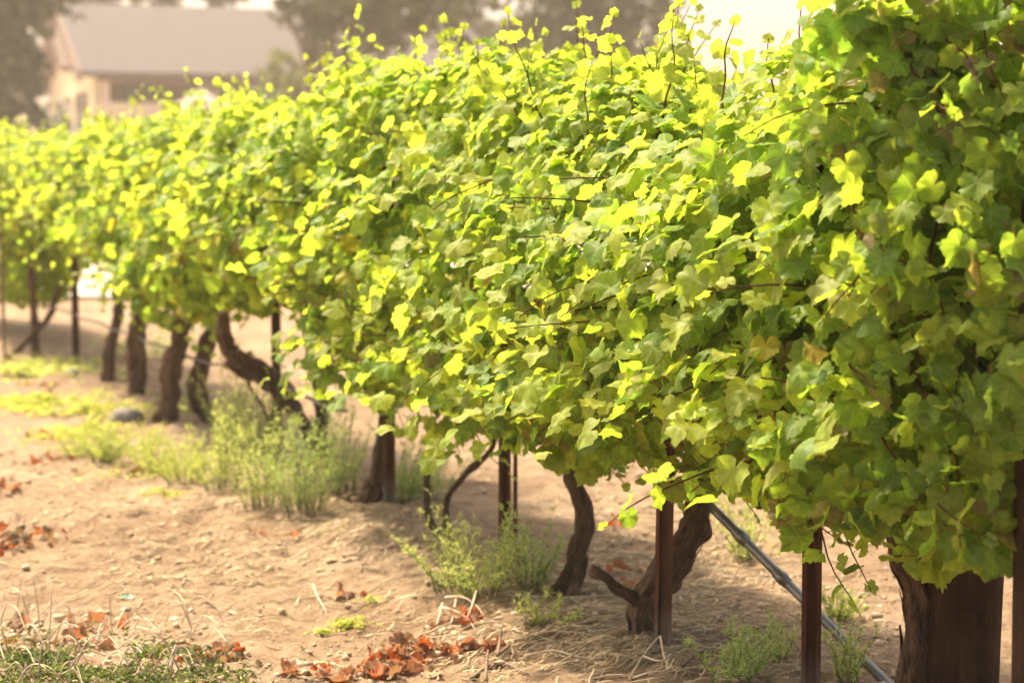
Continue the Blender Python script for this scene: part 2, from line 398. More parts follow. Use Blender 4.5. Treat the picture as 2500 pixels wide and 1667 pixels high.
# ------------------------------------------------------------------ the vines: trunks
def path_px(pts, depth, lean=0.0):
    """pixel trace (x, y, width px) -> points at the vine's own distance"""
    out, rad = [], []
    for k, (px, py, wpx) in enumerate(pts):
        d = depth + lean * k
        out.append(at_depth(px, py, d)); rad.append(wpx * d / FPX / 2)
    return out, rad
VINES = [
 # base px, trunk traces [(part name, points (x, y, width px), lean)], label
 dict(base=(2240, 1900), tr=[('trunk', [(2240, 1905, 95), (2250, 1800, 70), (2243, 1680, 66), (2246, 1580, 62), (2238, 1480, 60), (2222, 1400, 52), (2190, 1300, 50), (2170, 1180, 46), (2160, 950, 40), (2150, 760, 34)], 0.0),
      ('limb', [(2190, 1300, 40), (2100, 1180, 36), (1960, 1060, 32), (1850, 960, 28)], 0.0)],
      label='grapevine with leaves hanging over the thick wooden end post'),
 dict(base=(1600, 1597), tr=[('trunk', [(1600, 1625, 100), (1592, 1590, 88), (1584, 1530, 76), (1582, 1475, 72), (1608, 1430, 70), (1655, 1375, 76), (1688, 1300, 66), (1704, 1235, 58), (1716, 1150, 50), (1726, 1040, 44), (1720, 900, 38)], 0.02),
      ('cut_limb', [(1590, 1500, 34), (1560, 1476, 28), (1510, 1432, 23), (1470, 1398, 21), (1452, 1384, 26)], -0.01),
      ('limb', [(1722, 1100, 40), (1790, 1060, 34), (1838, 1190, 26), (1848, 1225, 14)], -0.03)],
      label='grapevine with thick shaggy twisted trunk and a sawn limb, behind a rusty post'),
 dict(base=(1370, 1478), tr=[('trunk', [(1358, 1490, 84), (1376, 1450, 58), (1396, 1400, 44), (1412, 1340, 40), (1426, 1300, 38), (1420, 1250, 34), (1406, 1195, 32), (1398, 1140, 32), (1394, 1030, 32), (1400, 860, 28)], 0.02),
      ('root', [(1408, 1400, 22), (1400, 1440, 24), (1398, 1480, 30)], -0.03),
      ('spur', [(1418, 1228, 14), (1432, 1242, 11), (1449, 1256, 7)], 0.0),
      ('sucker', [(1338, 1474, 4), (1380, 1400, 4), (1412, 1345, 4), (1437, 1318, 3.5), (1446, 1290, 3)], -0.02)],
      label='grapevine with single bowed trunk, bare soil behind its lower half'),
 dict(base=(1095, 1345), tr=[('trunk', [(1098, 1352, 34), (1088, 1325, 26), (1070, 1300, 14), (1047, 1252, 13), (1038, 1185, 12), (1056, 1112, 12), (1096, 1062, 12), (1130, 980, 12), (1150, 880, 11)], 0.01),
      ('second_stem', [(1088, 1328, 17), (1088, 1265, 15), (1100, 1205, 14), (1130, 1162, 14), (1165, 1138, 14), (1200, 1090, 12), (1210, 960, 11)], 0.02)],
      label='young grapevine on two slender curved stems'),
 dict(base=(905, 1264), tr=[('trunk', [(902, 1272, 66), (906, 1240, 50), (903, 1210, 46), (917, 1165, 32), (927, 1110, 24), (924, 1070, 20), (936, 1010, 22), (950, 900, 22)], 0.02)],
      label='grapevine with flared stubby trunk directly beside a rusty post'),
 dict(base=(783, 1150), tr=[('trunk', [(786, 1165, 42), (780, 1120, 34), (776, 1075, 33), (786, 1010, 31), (772, 930, 29), (762, 860, 29), (764, 770, 28), (780, 680, 24)], 0.03),
      ('limb', [(776, 1085, 30), (738, 1022, 28), (690, 965, 28), (640, 915, 31), (592, 882, 33), (560, 835, 32), (545, 760, 26)], -0.03),
      ('second_stem', [(735, 965, 12), (690, 925, 15), (640, 885, 16), (590, 850, 14)], -0.06), ('spur', [(700, 985, 14), (672, 1010, 12), (664, 1040, 9), (670, 1065, 7)], -0.05), ('second_stem', [(770, 1060, 14), (715, 1005, 13), (660, 930, 14), (610, 905, 15), (570, 870, 14)], -0.1), ('second_stem', [(690, 1000, 9), (672, 960, 10), (640, 930, 11), (600, 860, 12)], 0.03), ('hanging_stem', [(600, 900, 10), (618, 950, 9), (650, 990, 8), (672, 1030, 7)], -0.07)],
      label='grapevine forked low into a V, feathery weeds round its foot'),
 dict(base=(516, 1042), tr=[('trunk', [(520, 1052, 30), (506, 1022, 32), (484, 975, 44), (480, 925, 38), (498, 862, 34), (516, 800, 32), (525, 700, 28)], 0.02)],
      label='grapevine whose dark trunk leans out, fourth trunk from the thin square post'),
 dict(base=(405, 1047), tr=[('trunk', [(400, 1058, 66), (406, 1020, 46), (412, 970, 38), (416, 915, 42), (430, 860, 38), (442, 790, 34), (450, 700, 30)], 0.02)],
      label='grapevine with thick straight trunk just beyond the grey stone'),
 dict(base=(325, 985), tr=[('trunk', [(326, 992, 36), (332, 930, 38), (326, 880, 37), (336, 800, 33), (348, 740, 36), (366, 690, 28), (372, 600, 24)], 0.02),
      ('second_stem', [(340, 940, 20), (352, 890, 18), (350, 810, 16)], -0.02)],
      label='grapevine with doubled trunk behind the grey stone'),
 dict(base=(262, 950), tr=[('trunk', [(262, 956, 32), (265, 890, 27), (276, 820, 24), (288, 750, 22), (294, 690, 21), (300, 600, 20)], 0.02)],
      label='grapevine with slim leaning trunk, first after the thin square post'),
 dict(base=(90, 880), tr=[('trunk', [(90, 886, 17), (86, 800, 16), (76, 680, 15), (78, 560, 15), (84, 460, 13)], 0.02),
      ('limb', [(-20, 912, 13), (30, 868, 14), (75, 822, 14), (118, 775, 13), (150, 700, 12)], -0.02)],
      label='grapevine with thin trunk and a long bare limb slanting to the soil'),
]
for i, v in enumerate(VINES):
    b = ground_pt(*v['base'])
    v['depth'] = b.y; v['b'] = Vector((b.x, b.y, gz(b)))
    v['s'] = (b - P2g).dot(E)
    v['root'] = tag(empty('grapevine', v['b']), v['label'], 'grapevine', 'grapevines trained along the trellis row')
    for k, (nm, pts, lean) in enumerate(v['tr']):
        P, rad = path_px(pts, v['depth'], 0)
        if k == 0: P[0].z = min(P[0].z, v['b'].z - 0.03)
        thin = max(rad) < 0.012
        n = max(12, int(len(pts) * (9 if not thin else 5)))
        P, rad = smooth_path(P, rad, n)
        P[:, 1] += 0.03 * np.sin(np.linspace(0, 5, n) + i) + lean * np.linspace(0, 3, n)
        if not thin: P[:, 0] += 0.006 * np.sin(np.linspace(0, 17, n) + 2 * i)
        mb = MB(); tube(mb, P, rad, 9 if thin else 26, None, 0.10 if thin else 0.30, 0 if thin else 5, 10 * i + k)
        if nm == 'trunk' and not thin:                                    # loose strips of bark
            rg = np.random.default_rng(50 + i)
            for j in range(60 if i in (0, 1) else 30 if i == 2 else 16):
                a = rg.integers(1, n - 10); L = rg.integers(4, 9); th = rg.uniform(0, 6.28)
                dirv = np.array([math.cos(th), math.sin(th), 0])
                Q = P[a:a + L + 1] + dirv * (rad[a:a + L + 1, None] * np.linspace(1.0, rg.uniform(1.05, 1.5), L + 1)[:, None])
                tube(mb, Q, np.linspace(0.0055, 0.0015, L + 1) * rg.uniform(0.6, 1.4), 5, None, 0.1, 0, j)
        mb.build(nm, M['bark'], v['root'], off=v['b'])
    # cordon arms along the fruiting wire
    rg = np.random.default_rng(500 + i)
    for sgn in (-1, 1):
        L = 0.55; n = 14
        Q = [v['b'] + E * (sgn * L * t) + NL * (0.03 * math.sin(t * 7 + i)) + Vector((0, 0, 0.86 + 0.14 * min(t * 3, 1) + 0.025 * math.sin(9 * t + i))) for t in np.linspace(0, 1, n)]
        mb = MB(); tube(mb, Q, np.linspace(0.022, 0.012, n), 10, None, 0.15, 3, 900 + i)
        mb.build('arm', M['bark'], v['root'], off=v['b'])
VS = np.array([v['s'] for v in VINES])

# ------------------------------------------------------------------ leaves
GREEN = np.array([(0.155, 0.235, 0.036), (0.20, 0.285, 0.045), (0.235, 0.315, 0.05), (0.16, 0.25, 0.055), (0.27, 0.335, 0.055)])
YOUNG = np.array([(0.265, 0.315, 0.055), (0.30, 0.335, 0.065), (0.25, 0.305, 0.055)])
YELL = np.array([(0.40, 0.33, 0.03), (0.36, 0.34, 0.04)])
TAN = np.array([(0.22, 0.17, 0.07), (0.19, 0.16, 0.06), (0.28, 0.23, 0.14)])
leaves = []       # (pos, tip dir, normal, size, colour, vine index)
def add_leaf(p, tip, n, size, kind=None, vine=None):
    n = Vector(n).normalized(); tip = Vector(tip); tip = tip - n * tip.dot(n)
    if tip.length < 1e-4: return
    tip.normalize()
    if kind is None: kind = 'g'
    pal = {'g': GREEN, 'y': YOUNG, 'Y': YELL, 't': TAN}[kind]
    c = pal[rng.integers(len(pal))] * rng.uniform(0.92, 1.32)
    if vine is None: vine = int(np.argmin(np.abs(VS - (Vector(p) - P2g).dot(E))))
    leaves.append((Vector(p), tip, n, size, c, vine))

# where the hedge of leaves ends below, read along the row
BX = [2700, 2500, 2400, 2250, 2150, 2080, 1980, 1900, 1800, 1690, 1600, 1500, 1400, 1300, 1250, 1150, 1050, 980, 900, 860, 800, 740, 680, 600, 540, 470, 420, 380, 330, 280, 200, 150, 110, 60, 0, -150]
BZ = [.55, .58, .60, .66, .64, .58, .70, .78, .76, .70, .64, .62, .62, .60, .56, .58, .64, .64, .62, .82, .92, .88, .86, .82, .76, .68, .66, .80, .92, .95, 1.05, 1.0, .55, .42, .40, .40]
BS = np.array([s_of_px(x) for x in BX])
S0, S1 = s_of_px(2340) - 0.12, s_of_px(-60)
TX = [2600, 2350, 2200, 2100, 2000, 1900, 1800, 1720, 1650, 1580, 1500, 1400, 1300, 1200, 1100, 1000, 900, 800, 700, 600, 450, 300, 100, -100]
TZ = [1.96, 1.88, 1.81, 1.74, 1.67, 1.62, 1.59, 1.59, 1.65, 1.74, 1.80, 1.85, 1.86, 1.86, 1.87, 1.86, 1.83, 1.79, 1.80, 1.79, 1.75, 1.74, 1.77, 1.77]
TS = np.array([s_of_px(x) for x in TX])
PINCH = [(s_of_px(x), dw, dt) for x, dw, dt in ((820, -.13, -.10), (560, .05, .03), (345, -.10, -.08), (190, -.10, -.05), (1010, .03, .05), (1300, .05, .0), (1600, .07, .03), (1800, -.06, -.05), (1150, -.07, -.05), (1480, -.04, -.06))]
def section(s):
    bot = float(np.interp(s, BS, BZ)); bot += 0.05 * mnoise.noise(Vector((s * 3.1, 5, 0)))
    top = float(np.interp(s, TS, TZ)) + 0.07 * mnoise.noise(Vector((s * 1.3, 1, 0))) + 0.06 * mnoise.noise(Vector((s * 3.7, 2, 0)))
    hw = 0.36 + 0.11 * mnoise.noise(Vector((s * 1.2, 3, 0))) + 0.05 * mnoise.noise(Vector((s * 2.9, 8, 0)))
    for sp, dw, dt in PINCH: k = math.exp(-((s - sp) / 0.38) ** 2); hw += dw * k; top += dt * k
    bot += 0.11 * mnoise.noise(Vector((s * 2.1, 15, 0)))
    return bot, top, hw
PER_M = 2650
for _ in range(int(PER_M * (S1 - S0))):
    s = rng.uniform(S0, S1)
    bot, top, hw = section(s)
    ph = rng.uniform(0, 2 * math.pi)
    if 1.2 * math.pi < ph < 1.8 * math.pi and rng.random() < 0.45: continue
    c, si = math.cos(ph), math.sin(ph)
    k = (abs(c) ** 2.5 + abs(si) ** 2.5) ** (-1 / 2.5)
    inner = rng.random() < (0.34 if s > S0 + 0.9 else 0.5)  # more leaves set inside near the row end, to block light
    rho = rng.uniform(0.35, 0.85) if inner else rng.uniform(0.86, 1.06)
    cz = (bot + top) / 2; hh = (top - bot) / 2
    base = row_pt(s, c * k * hw, cz + si * k * hh)
    lump = 0.56 * mnoise.noise(base * 2.1) + 0.32 * mnoise.noise(base * 5.1 + Vector((9, 2, 4)))
    rho *= 1 + lump
    if not inner and mnoise.noise(base * 3.4 + Vector((3, 7, 1))) > 0.26: rho *= rng.uniform(0.55, 0.8)          # hollows between the shoots
    p = row_pt(s, c * k * hw * rho, cz + si * k * hh * (1 + (rho - 1) * 0.45))
    out = (NL * (c / hw) + Vector((0, 0, si / hh))).normalized()
    rv = Vector(rng.normal(0, 1, 3))
    n = out * 0.75 + Vector((0, 0, 0.55)) + rv * 0.42
    tip = Vector((0, 0, -0.9)) + out * 0.55 + Vector(rng.normal(0, 0.45, 3))
    relz = (p.z - bot) / (top - bot)
    size = (0.036 + 0.060 * rng.random() ** 0.85) * (1.0 if relz < 0.75 else 0.88)
    r = rng.random()
    kind = 'g'
    if relz > 0.7 and r < 0.5: kind = 'y'
    elif r < 0.16: kind = 'y'
    elif r < 0.19: kind = 'Y'
    elif relz < 0.42 and r > (0.93 if not inner else 0.78): kind = 't'
    if kind == 't': tip = Vector((0, 0, -1)) + Vector(rng.normal(0, 0.3, 3)); n = out + rv * 0.6; size *= 0.9
    add_leaf(p, tip, n, size, kind)

# extra leaves added inside the end of the row to block light from behind
for _ in range(1100):
    s = S0 + rng.uniform(0.0, 0.9); bot, top, hw = section(s)
    p = row_pt(s, rng.uniform(-0.75, 0.75) * hw, rng.uniform(bot + 0.1, top - 0.12))
    add_leaf(p, Vector((0, 0, -0.8)) + Vector(rng.normal(0, 0.5, 3)), Vector(rng.normal(0, 0.7, 3)) - E * 0.5 + Vector((0, 0, 0.4)), rng.uniform(0.06, 0.11), 'g' if rng.random() < 0.85 else 't')
# tufts standing out of the open side: lit above, dark below
TUFT = [(1500, 930), (1150, 690), (1290, 780), (1080, 640), (1700, 700), (1560, 660), (1400, 900), (900, 850), (1780, 430), (450, 640), (640, 430), (1200, 400), (1950, 1010), (1830, 860), (1000, 480), (760, 560), (560, 560), (330, 520), (1330, 520), (1620, 900), (1420, 640), (880, 620), (1250, 960), (1070, 880), (700, 720), (230, 480), (1880, 620), (1650, 520), (1520, 330), (840, 330)]
for px, py in TUFT:
    s = s_of_px(px) - 0.55; bot, top, hw = section(s)
    c0 = row_pt(s, hw * 0.95); z0 = at_depth(px, py, c0.y).z
    if not bot + 0.05 < z0 < top: continue
    for k in range(rng.integers(26, 44)):
        u = rng.normal(0, 1, 3)
        p = row_pt(s + u[0] * 0.17, hw * 0.92 + 0.10 + u[1] * 0.075, z0 + u[2] * 0.045 - 0.10 * (u[1] > 0.8))
        n = Vector((0, 0, 0.85)) + NL * 0.5 + Vector(rng.normal(0, 0.4, 3))
        add_leaf(p, NL * 0.8 + Vector((0, 0, -0.6)) + Vector(rng.normal(0, 0.5, 3)), n, rng.uniform(0.05, 0.095), 'y' if rng.random() < 0.55 else 'g')
# the end of the row, facing down the headland
for _ in range(1300):
    bot, top, hw = section(S0)
    a, b_ = rng.uniform(-1, 1), rng.uniform(-1, 1)
    cz, hh = (bot + top) / 2, (top - bot) / 2
    if a < -0.42 and cz + b_ * hh < 1.25: continue
    bulge = 0.22 * (1 - 0.6 * a * a - 0.5 * b_ ** 4)
    p = row_pt(S0 + 0.05, a * (hw + 0.08), cz + b_ * hh)
    p = p - E * (bulge * (0.55 + 0.9 * rng.random()) + 0.36 * mnoise.noise(p * 4.0))
    out = (-E + NL * a * 0.6 + Vector((0, 0, 0.35 * b_))).normalized()
    add_leaf(p, Vector((0, 0, -0.95)) + out * 0.4 + Vector(rng.normal(0, 0.35, 3)), out * 0.9 + Vector((0, 0, 0.35)) + Vector(rng.normal(0, 0.6, 3)), rng.uniform(0.034, 0.086), 'g' if rng.random() < 0.86 else ('y' if rng.random() < .6 else 't'))
# shoots: growing out of the top, out of the open side and hanging below
shoots = []      # (points, radii, vine)
def shoot(P0, P1, bend, n_leaf, s_big, s_small, kind_tip='y', droop=0.0):
    P0, P1 = Vector(P0), Vector(P1)
    ts = np.linspace(0, 1, 12)
    side = Vector(rng.normal(0, 1, 3)); side = (side - (P1 - P0).normalized() * side.dot((P1 - P0).normalized())).normalized()
    pts = [P0.lerp(P1, t) + side * bend * math.sin(math.pi * t) - Vector((0, 0, droop * t * t)) + Vector((0.006 * math.sin(14 * t), 0.006 * math.cos(11 * t), 0)) for t in ts]
    vine = int(np.argmin(np.abs(VS - (P0 - P2g).dot(E))))
    shoots.append((pts, np.linspace(0.0042, 0.0013, 12), vine))
    a0 = rng.uniform(0, 6.28)
    for k in range(n_leaf):
        t = (k + 0.6) / n_leaf
        i = min(int(t * 11), 10); p = pts[i].lerp(pts[i + 1], t * 11 - i)
        ax = (pts[i + 1] - pts[i]).normalized()
        a = a0 + k * math.pi + rng.normal(0, 0.5)
        b1 = ax.orthogonal().normalized(); b2 = ax.cross(b1)
        o = b1 * math.cos(a) + b2 * math.sin(a)
        size = s_big * (1 - t) + s_small * t
        size *= rng.uniform(0.85, 1.15)
        nrm = Vector((0, 0, 0.45)) + ax * 0.2 + o * 0.35 + Vector(rng.normal(0, 0.6, 3))
        if t > 0.93: add_leaf(p + ax * 0.01, ax + o * 0.4, o + Vector(rng.normal(0, 0.3, 3)), size * 0.8, kind_tip, vine)
        else: add_leaf(p + o * size * 0.45, o * 0.9 + Vector((0, 0, -0.45)) + Vector(rng.normal(0, 0.25, 3)), nrm, size, kind_tip if t > 0.4 or rng.random() < 0.5 else 'g', vine)
TOPS = [(60, 285), (130, 300), (345, 205), (450, 225), (545, 178), (600, 200), (640, 190), (705, 215), (800, 105), (872, 18), (905, 90), (1010, 98), (1085, 80), (1130, 60), (1228, 52), (1330, 75), (1405, 8), (1470, 95), (1495, 28), (1555, 90), (1640, 15), (1690, 150), (1790, 45), (1870, 90), (1950, 8), (2030, 40), (2100, -30), (2180, -60), (2270, -90), (2360, -120), (2450, -150)]
for px, py in TOPS:
    s = s_of_px(px); off = rng.uniform(-0.18, 0.18)
    d = row_pt(s, off).y
    tipp = at_depth(px, py + 4, d)
    s2 = (tipp - P2g).dot(E)
    root = row_pt(s2 + rng.normal(0, 0.06), off * 0.6, min(1.55, tipp.z - 0.3))
    L = (tipp - root).length
    shoot(root, tipp, rng.uniform(0.0, 0.05), max(10, int(L / 0.030)), 0.098, 0.042)
for _ in range(190):
    s = rng.uniform(S0, S1); bot, top, hw = section(s)
    off = rng.uniform(-0.9, 0.9) * hw
    root = row_pt(s, off * 0.5, top - 0.3); L = rng.uniform(0.3, 0.5)
    shoot(root, root + Vector((rng.normal(0, 0.07), rng.normal(0, 0.07), L)) + NL * off * 0.4, 0.03, int(L / 0.030), 0.092, 0.04)
for _ in range(190):                                                     # out of the open side
    s = rng.uniform(S0, S1); bot, top, hw = section(s)
    side = 1 if rng.random() < 0.75 else -1
    z = rng.uniform(bot + 0.15, top - 0.15)
    root = row_pt(s, side * hw * 0.5, z)
    tipp = root + NL * side * rng.uniform(0.30, 0.56) + E * rng.normal(0, 0.18) + Vector((0, 0, rng.uniform(0.0, 0.18)))
    shoot(root, tipp, 0.03, rng.integers(7, 12), 0.09, 0.04, 'y' if rng.random() < 0.75 else 'g', droop=rng.uniform(0.02, 0.22))
for k in range(34):                                                      # over the end of the row
    bot, top, hw = section(S0)
    root = row_pt(S0 + 0.05, rng.uniform(-0.5, 1.0) * hw, rng.uniform(bot + 0.35, top))
    tipp = root - E * rng.uniform(0.22, 0.36) + NL * rng.normal(0, 0.12) + Vector((0, 0, -rng.uniform(0.1, 0.4)))
    shoot(root, tipp, 0.05, rng.integers(6, 10), 0.085, 0.035, 'y' if rng.random() < 0.3 else 'g')
for px, py in [(770, 905), (830, 860), (2085, 1480), (2120, 1440), (2060, 1330), (1850, 1270), (1930, 1250), (1350, 1140), (1450, 1110), (1120, 1120), (1250, 1165), (1000, 1080), (950, 1030), (2300, 1390), (2420, 1360), (1620, 1200), (1530, 1190), (590, 905), (520, 870), (250, 760), (175, 690)] + [(None, None)] * 26:
    if px is None: s = rng.uniform(S0, S1)
    else: s = s_of_px(px)
    bot, top, hw = section(s)
    off = rng.uniform(0.1, 0.32); root = row_pt(s, off, bot + 0.28)
    tipp = root + Vector((0, 0, -rng.uniform(0.25, 0.42))) + NL * rng.uniform(-0.05, 0.12) + E * rng.normal(0, 0.08)
    if px is not None:
        q_ = at_depth(px, py, root.y); tipp = Vector((q_.x, root.y, q_.z))
    shoot(root, tipp, 0.05, max(7, int((tipp - root).length / 0.04)), 0.10, 0.045, 'g')

# the leaves that show largest become parts, up to 300 on each vine; the rest is one part of each vine
PL = np.array([l[0][:] for l in leaves]); SZ = np.array([l[3] for l in leaves]); VI = np.array([l[5] for l in leaves])
px, py, dep = project(PL)
Wb, Hb = 1000, 667
buf = np.full((Hb, Wb), -1, np.int32)
for i in np.argsort(-dep):
    x, y, r = px[i] * 0.4, py[i] * 0.4, SZ[i] * FPX / dep[i] * 0.4 * 0.40
    x0, x1, y0, y1 = max(int(x - r), 0), min(int(x + r) + 1, Wb), max(int(y - r), 0), min(int(y + r) + 1, Hb)
    if x0 >= x1 or y0 >= y1: continue
    yy_, xx_ = np.ogrid[y0:y1, x0:x1]
    m_ = (xx_ - x) ** 2 + (yy_ - y) ** 2 <= r * r
    buf[y0:y1, x0:x1][m_] = i
cnt = np.bincount(buf[buf >= 0], minlength=len(leaves))
single = np.zeros(len(leaves), bool)
for vi in range(len(VINES)):
    ids = np.where((VI == vi) & (cnt >= 6))[0]
    single[ids[np.argsort(-cnt[ids])][:300]] = True
bulk = [MB() for _ in VINES]
for i, (p, tip, n, size, c, vi) in enumerate(leaves):
    right = tip.cross(n)
    if single[i]:
        o = bpy.data.objects.new('leaf', LEAF_ME[i % len(LEAF_ME)]); C.objects.link(o)
        v = VINES[vi]; o.parent = v['root']
        q_ = p - v['b']
        o.matrix_basis = Matrix(((right.x * size, tip.x * size, n.x * size, q_.x), (right.y * size, tip.y * size, n.y * size, q_.y), (right.z * size, tip.z * size, n.z * size, q_.z), (0, 0, 0, 1)))
        o.color = (c[0], c[1], c[2], 1)
    else:
        V, F, UV = (SHAPES[i % len(SHAPES)] if dep[i] < 9.5 and cnt[i] > 0 else LOW[i % len(LOW)])
        bulk[vi].add((V * size) @ np.array([right[:], tip[:], n[:]]) + np.array(p[:]), F, UV, c)
for v, b in zip(VINES, bulk):
    o = b.build('foliage', M['foliage'], v['root'], off=v['b']); o['kind'] = 'stuff'
for pts, rad, vi in shoots:
    mb = MB(); tube(mb, pts, rad, 5)
    mb.build('cane', M['cane'], VINES[vi]['root'], off=VINES[vi]['b'])

# ------------------------------------------------------------------ posts, wires, hose, conduit
def channel_post(px, py, height, width, label, rz=0.0, lean=(0, 0)):
    b = ground_pt(px, py); b.z = gz(b)
    prof = np.array([(-.5, .0), (-.5, -.07), (-.28, -.09), (-.20, .30), (.20, .30), (.28, -.09), (.5, -.07), (.5, .0), (.34, .0), (.25, .40), (-.25, .40), (-.34, .0)]) * width
    mb = MB(); n = len(prof); Ls = [-0.3, 0.0, height * .5, height]
    V = np.array([(p[0] + lean[0] * z, p[1] + lean[1] * z, z) for z in Ls for p in prof])
    F = []
    for i in range(len(Ls) - 1):
        for j in range(n):
            a, b_, c, d = i * n + j, i * n + (j + 1) % n, (i + 1) * n + (j + 1) % n, (i + 1) * n + j
            F += [(a, b_, c), (a, c, d)]
    F = np.array(F); V2 = V[F.ravel()]; mb.add(V2, np.arange(len(V2)).reshape(-1, 3))
    root = tag(empty('trellis_post', b, rz), label, 'post', 'rusty steel posts of the trellis row')
    mb.build('shaft', M['steel'], root, smooth=False)
    for z in (0.95, 1.2, 1.45):                                           # wire clips
        k = MB(); k.box((lean[0] * z, -0.16 * width + lean[1] * z - 0.002, z), (width * 0.7, 0.012, 0.018)); k.build('wire_clip', M['wire'], root, smooth=False)
    return root
channel_post(1977, 1783, 1.52, 0.053, 'rusty steel post standing in front of the slanting grey conduit', 0.15)
channel_post(1617, 1615, 1.52, 0.053, 'rusty steel post before the shaggy twisted trunk, pale at its foot', -0.2, (0.012, 0))
channel_post(1232, 1400, 1.52, 0.046, 'rusty steel post rising from the feathery weed clump', 0.1)
channel_post(951, 1268, 1.52, 0.052, 'rusty steel post touching the flared stubby trunk', 0.25)
channel_post(677, 1130, 1.52, 0.050, 'steel post showing inside the fork of the V shaped vine', 0.0)
channel_post(186, 905, 1.7, 0.056, 'thin square post standing alone in the gap near the yellow weeds', 0.3)
def rod(name, A, B, r, mat, label=None, cat=None, group=None, parent=None, seg=8):
    mb = MB(); P = [Vector(A).lerp(Vector(B), t) for t in np.linspace(0, 1, 8)]
    tube(mb, P, [r] * 8, seg); o = mb.build(name, mat, parent)
    if label: tag(o, label, cat, group)
    return o
b = ground_pt(1257, 1392); rod('metal_stake', (b.x, b.y, -0.2), (b.x + 0.005, b.y, 1.3), 0.0085, M['steel'], 'thin metal stake standing close beside a rusty post in the weeds', 'stake')
b = ground_pt(12, 893); rod('metal_stake', (b.x, b.y, -0.2), (b.x - 0.01, b.y, 1.55), 0.013, M['dark_twig'], 'slender stake by the long slanting bare limb', 'stake')
def along(name, z, off, r, mat, label, cat, group=None, s0=S0 + 0.1, s1=S1, sag=0.01):
    n = 90; P = [row_pt(s, off + 0.008 * math.sin(s * 4.3), z + sag * math.sin(s * 5.1) + 0.5 * sag * math.sin(s * 11)) for s in np.linspace(s0, s1, n)]
    mb = MB(); tube(mb, P, [r] * n, 6); return tag(mb.build(name, mat), label, cat, group)
for z, nm in ((0.98, 'lowest'), (1.22, 'middle'), (1.46, 'topmost')):
    along('trellis_wire', z, 0.0, 0.0016, M['wire'], nm + ' wire of the trellis running through the vine leaves', 'wire', 'trellis wires', sag=0.003)
along('drip_hose', 0.43, 0.02, 0.0085, M['hose'], 'dark drip irrigation hose strung between the vine trunks', 'hose', s0=s_of_px(860))

A = at_depth(1728, 1228, VINES[1]['depth'] - 0.02); Bq = ground_pt(2262, 1712); Bq.z = -0.06
con = tag(empty('conduit', A), 'grey metal conduit slanting from the shaggy trunk down to the soil', 'pipe')
mb = MB(); tube(mb, [A.lerp(Bq, t) - A for t in np.linspace(0, 1, 12)], [0.0145] * 12, 16); mb.build('tube', M['pvc'], con)
for t in (0.165, 0.36):
    c = A.lerp(Bq, t) - A; d = (Bq - A).normalized(); mb = MB()
    tube(mb, [c + d * k for k in (-.028, -.026, -.012, -.010, .010, .012, .026, .028)], [.0135, .0175, .0175, .020, .020, .0175, .0175, .0135], 16)
    mb.build('coupling', M['pvc'], con)

def wood_post(px, depth, r, top, label, lean=(0, 0), seed=0, sq=1.0):
    b = Vector((at_depth(px, 1500, depth).x, depth, 0)); b.z = gz(b)
    n = 36; seg = 40; mb = MB(); rg = np.random.default_rng(seed)
    V = []; UV = []
    for i in range(n):
        z = -0.3 + (top + 0.3) * i / (n - 1)
        for j in range(seg):
            th = 6.28318 * j / seg
            rr = r * (1.06 - 0.07 * i / n) * (1 + 0.09 * mnoise.noise(Vector((math.cos(th) * 2.6, math.sin(th) * 2.6, z * 1.4 + seed))) + 0.05 * mnoise.noise(Vector((math.cos(th) * 14, math.sin(th) * 14, z * 1.2))))
            crack = math.exp(-((th - 4.1 - 0.1 * math.sin(z * 3)) / 0.035) ** 2) + 0.8 * math.exp(-((th - 5.0 + 0.12 * math.sin(z * 2)) / 0.03) ** 2)
            rr *= 1 - 0.10 * crack
            V.append((rr * math.cos(th) + lean[0] * z, rr * math.sin(th) * sq + lean[1] * z, z)); UV.append((th, z))
    F = []
    for i in range(n - 1):
        for j in range(seg):
            a, b_, c, d = i * seg + j, i * seg + (j + 1) % seg, (i + 1) * seg + (j + 1) % seg, (i + 1) * seg + j
            F += [(a, b_, c), (a, c, d)]
    V.append((lean[0] * top, lean[1] * top, top + 0.01)); UV.append((0, top))
    for j in range(seg): F.append((n * seg, (n - 1) * seg + j, (n - 1) * seg + (j + 1) % seg))
    root = tag(empty('wooden_post', b), label, 'post', 'wooden end posts of the row')
    mb.add(V, F, UV); mb.build('shaft', M['post_wood'], root)
    for (th, z) in ((5.35, 0.36), (5.1, 0.20)):                          # knots
        k = MB(); c = Vector((r * 0.985 * math.cos(th), r * 0.985 * math.sin(th), z)); o_ = Vector((math.cos(th), math.sin(th), 0))
        t1 = Vector((-math.sin(th), math.cos(th), 0)); ring = [(0.0, 0.006), (0.012, 0.010), (0.020, 0.012), (0.026, 0.004), (0.032, -0.004)]
        Vk = []; Fk = []
        for a_, (rr, h) in enumerate(ring):
            for j in range(14):
                an = 6.28318 * j / 14; Vk.append(c + t1 * math.cos(an) * rr + Vector((0, 0, 1)) * math.sin(an) * rr * 1.3 + o_ * h)
        for a_ in range(len(ring) - 1):
            for j in range(14):
                p_, q_, r_, s_ = a_ * 14 + j, a_ * 14 + (j + 1) % 14, (a_ + 1) * 14 + (j + 1) % 14, (a_ + 1) * 14 + j
                Fk += [(p_, q_, r_), (p_, r_, s_)]
        k.add([x[:] for x in Vk], Fk, [(x.x * 9, x.z * 9) for x in Vk]); k.build('knot', M['post_wood'], root)
    return root
wood_post(2328, 4.80, 0.102, 1.72, 'thick round wooden end post under the hanging vine leaves', (0.03, 0.0), 3)
wood_post(2578, 4.12, 0.087, 2.0, 'dark wooden post at the very end of the row, beyond the leaves', (0.0, 0.0), 8)
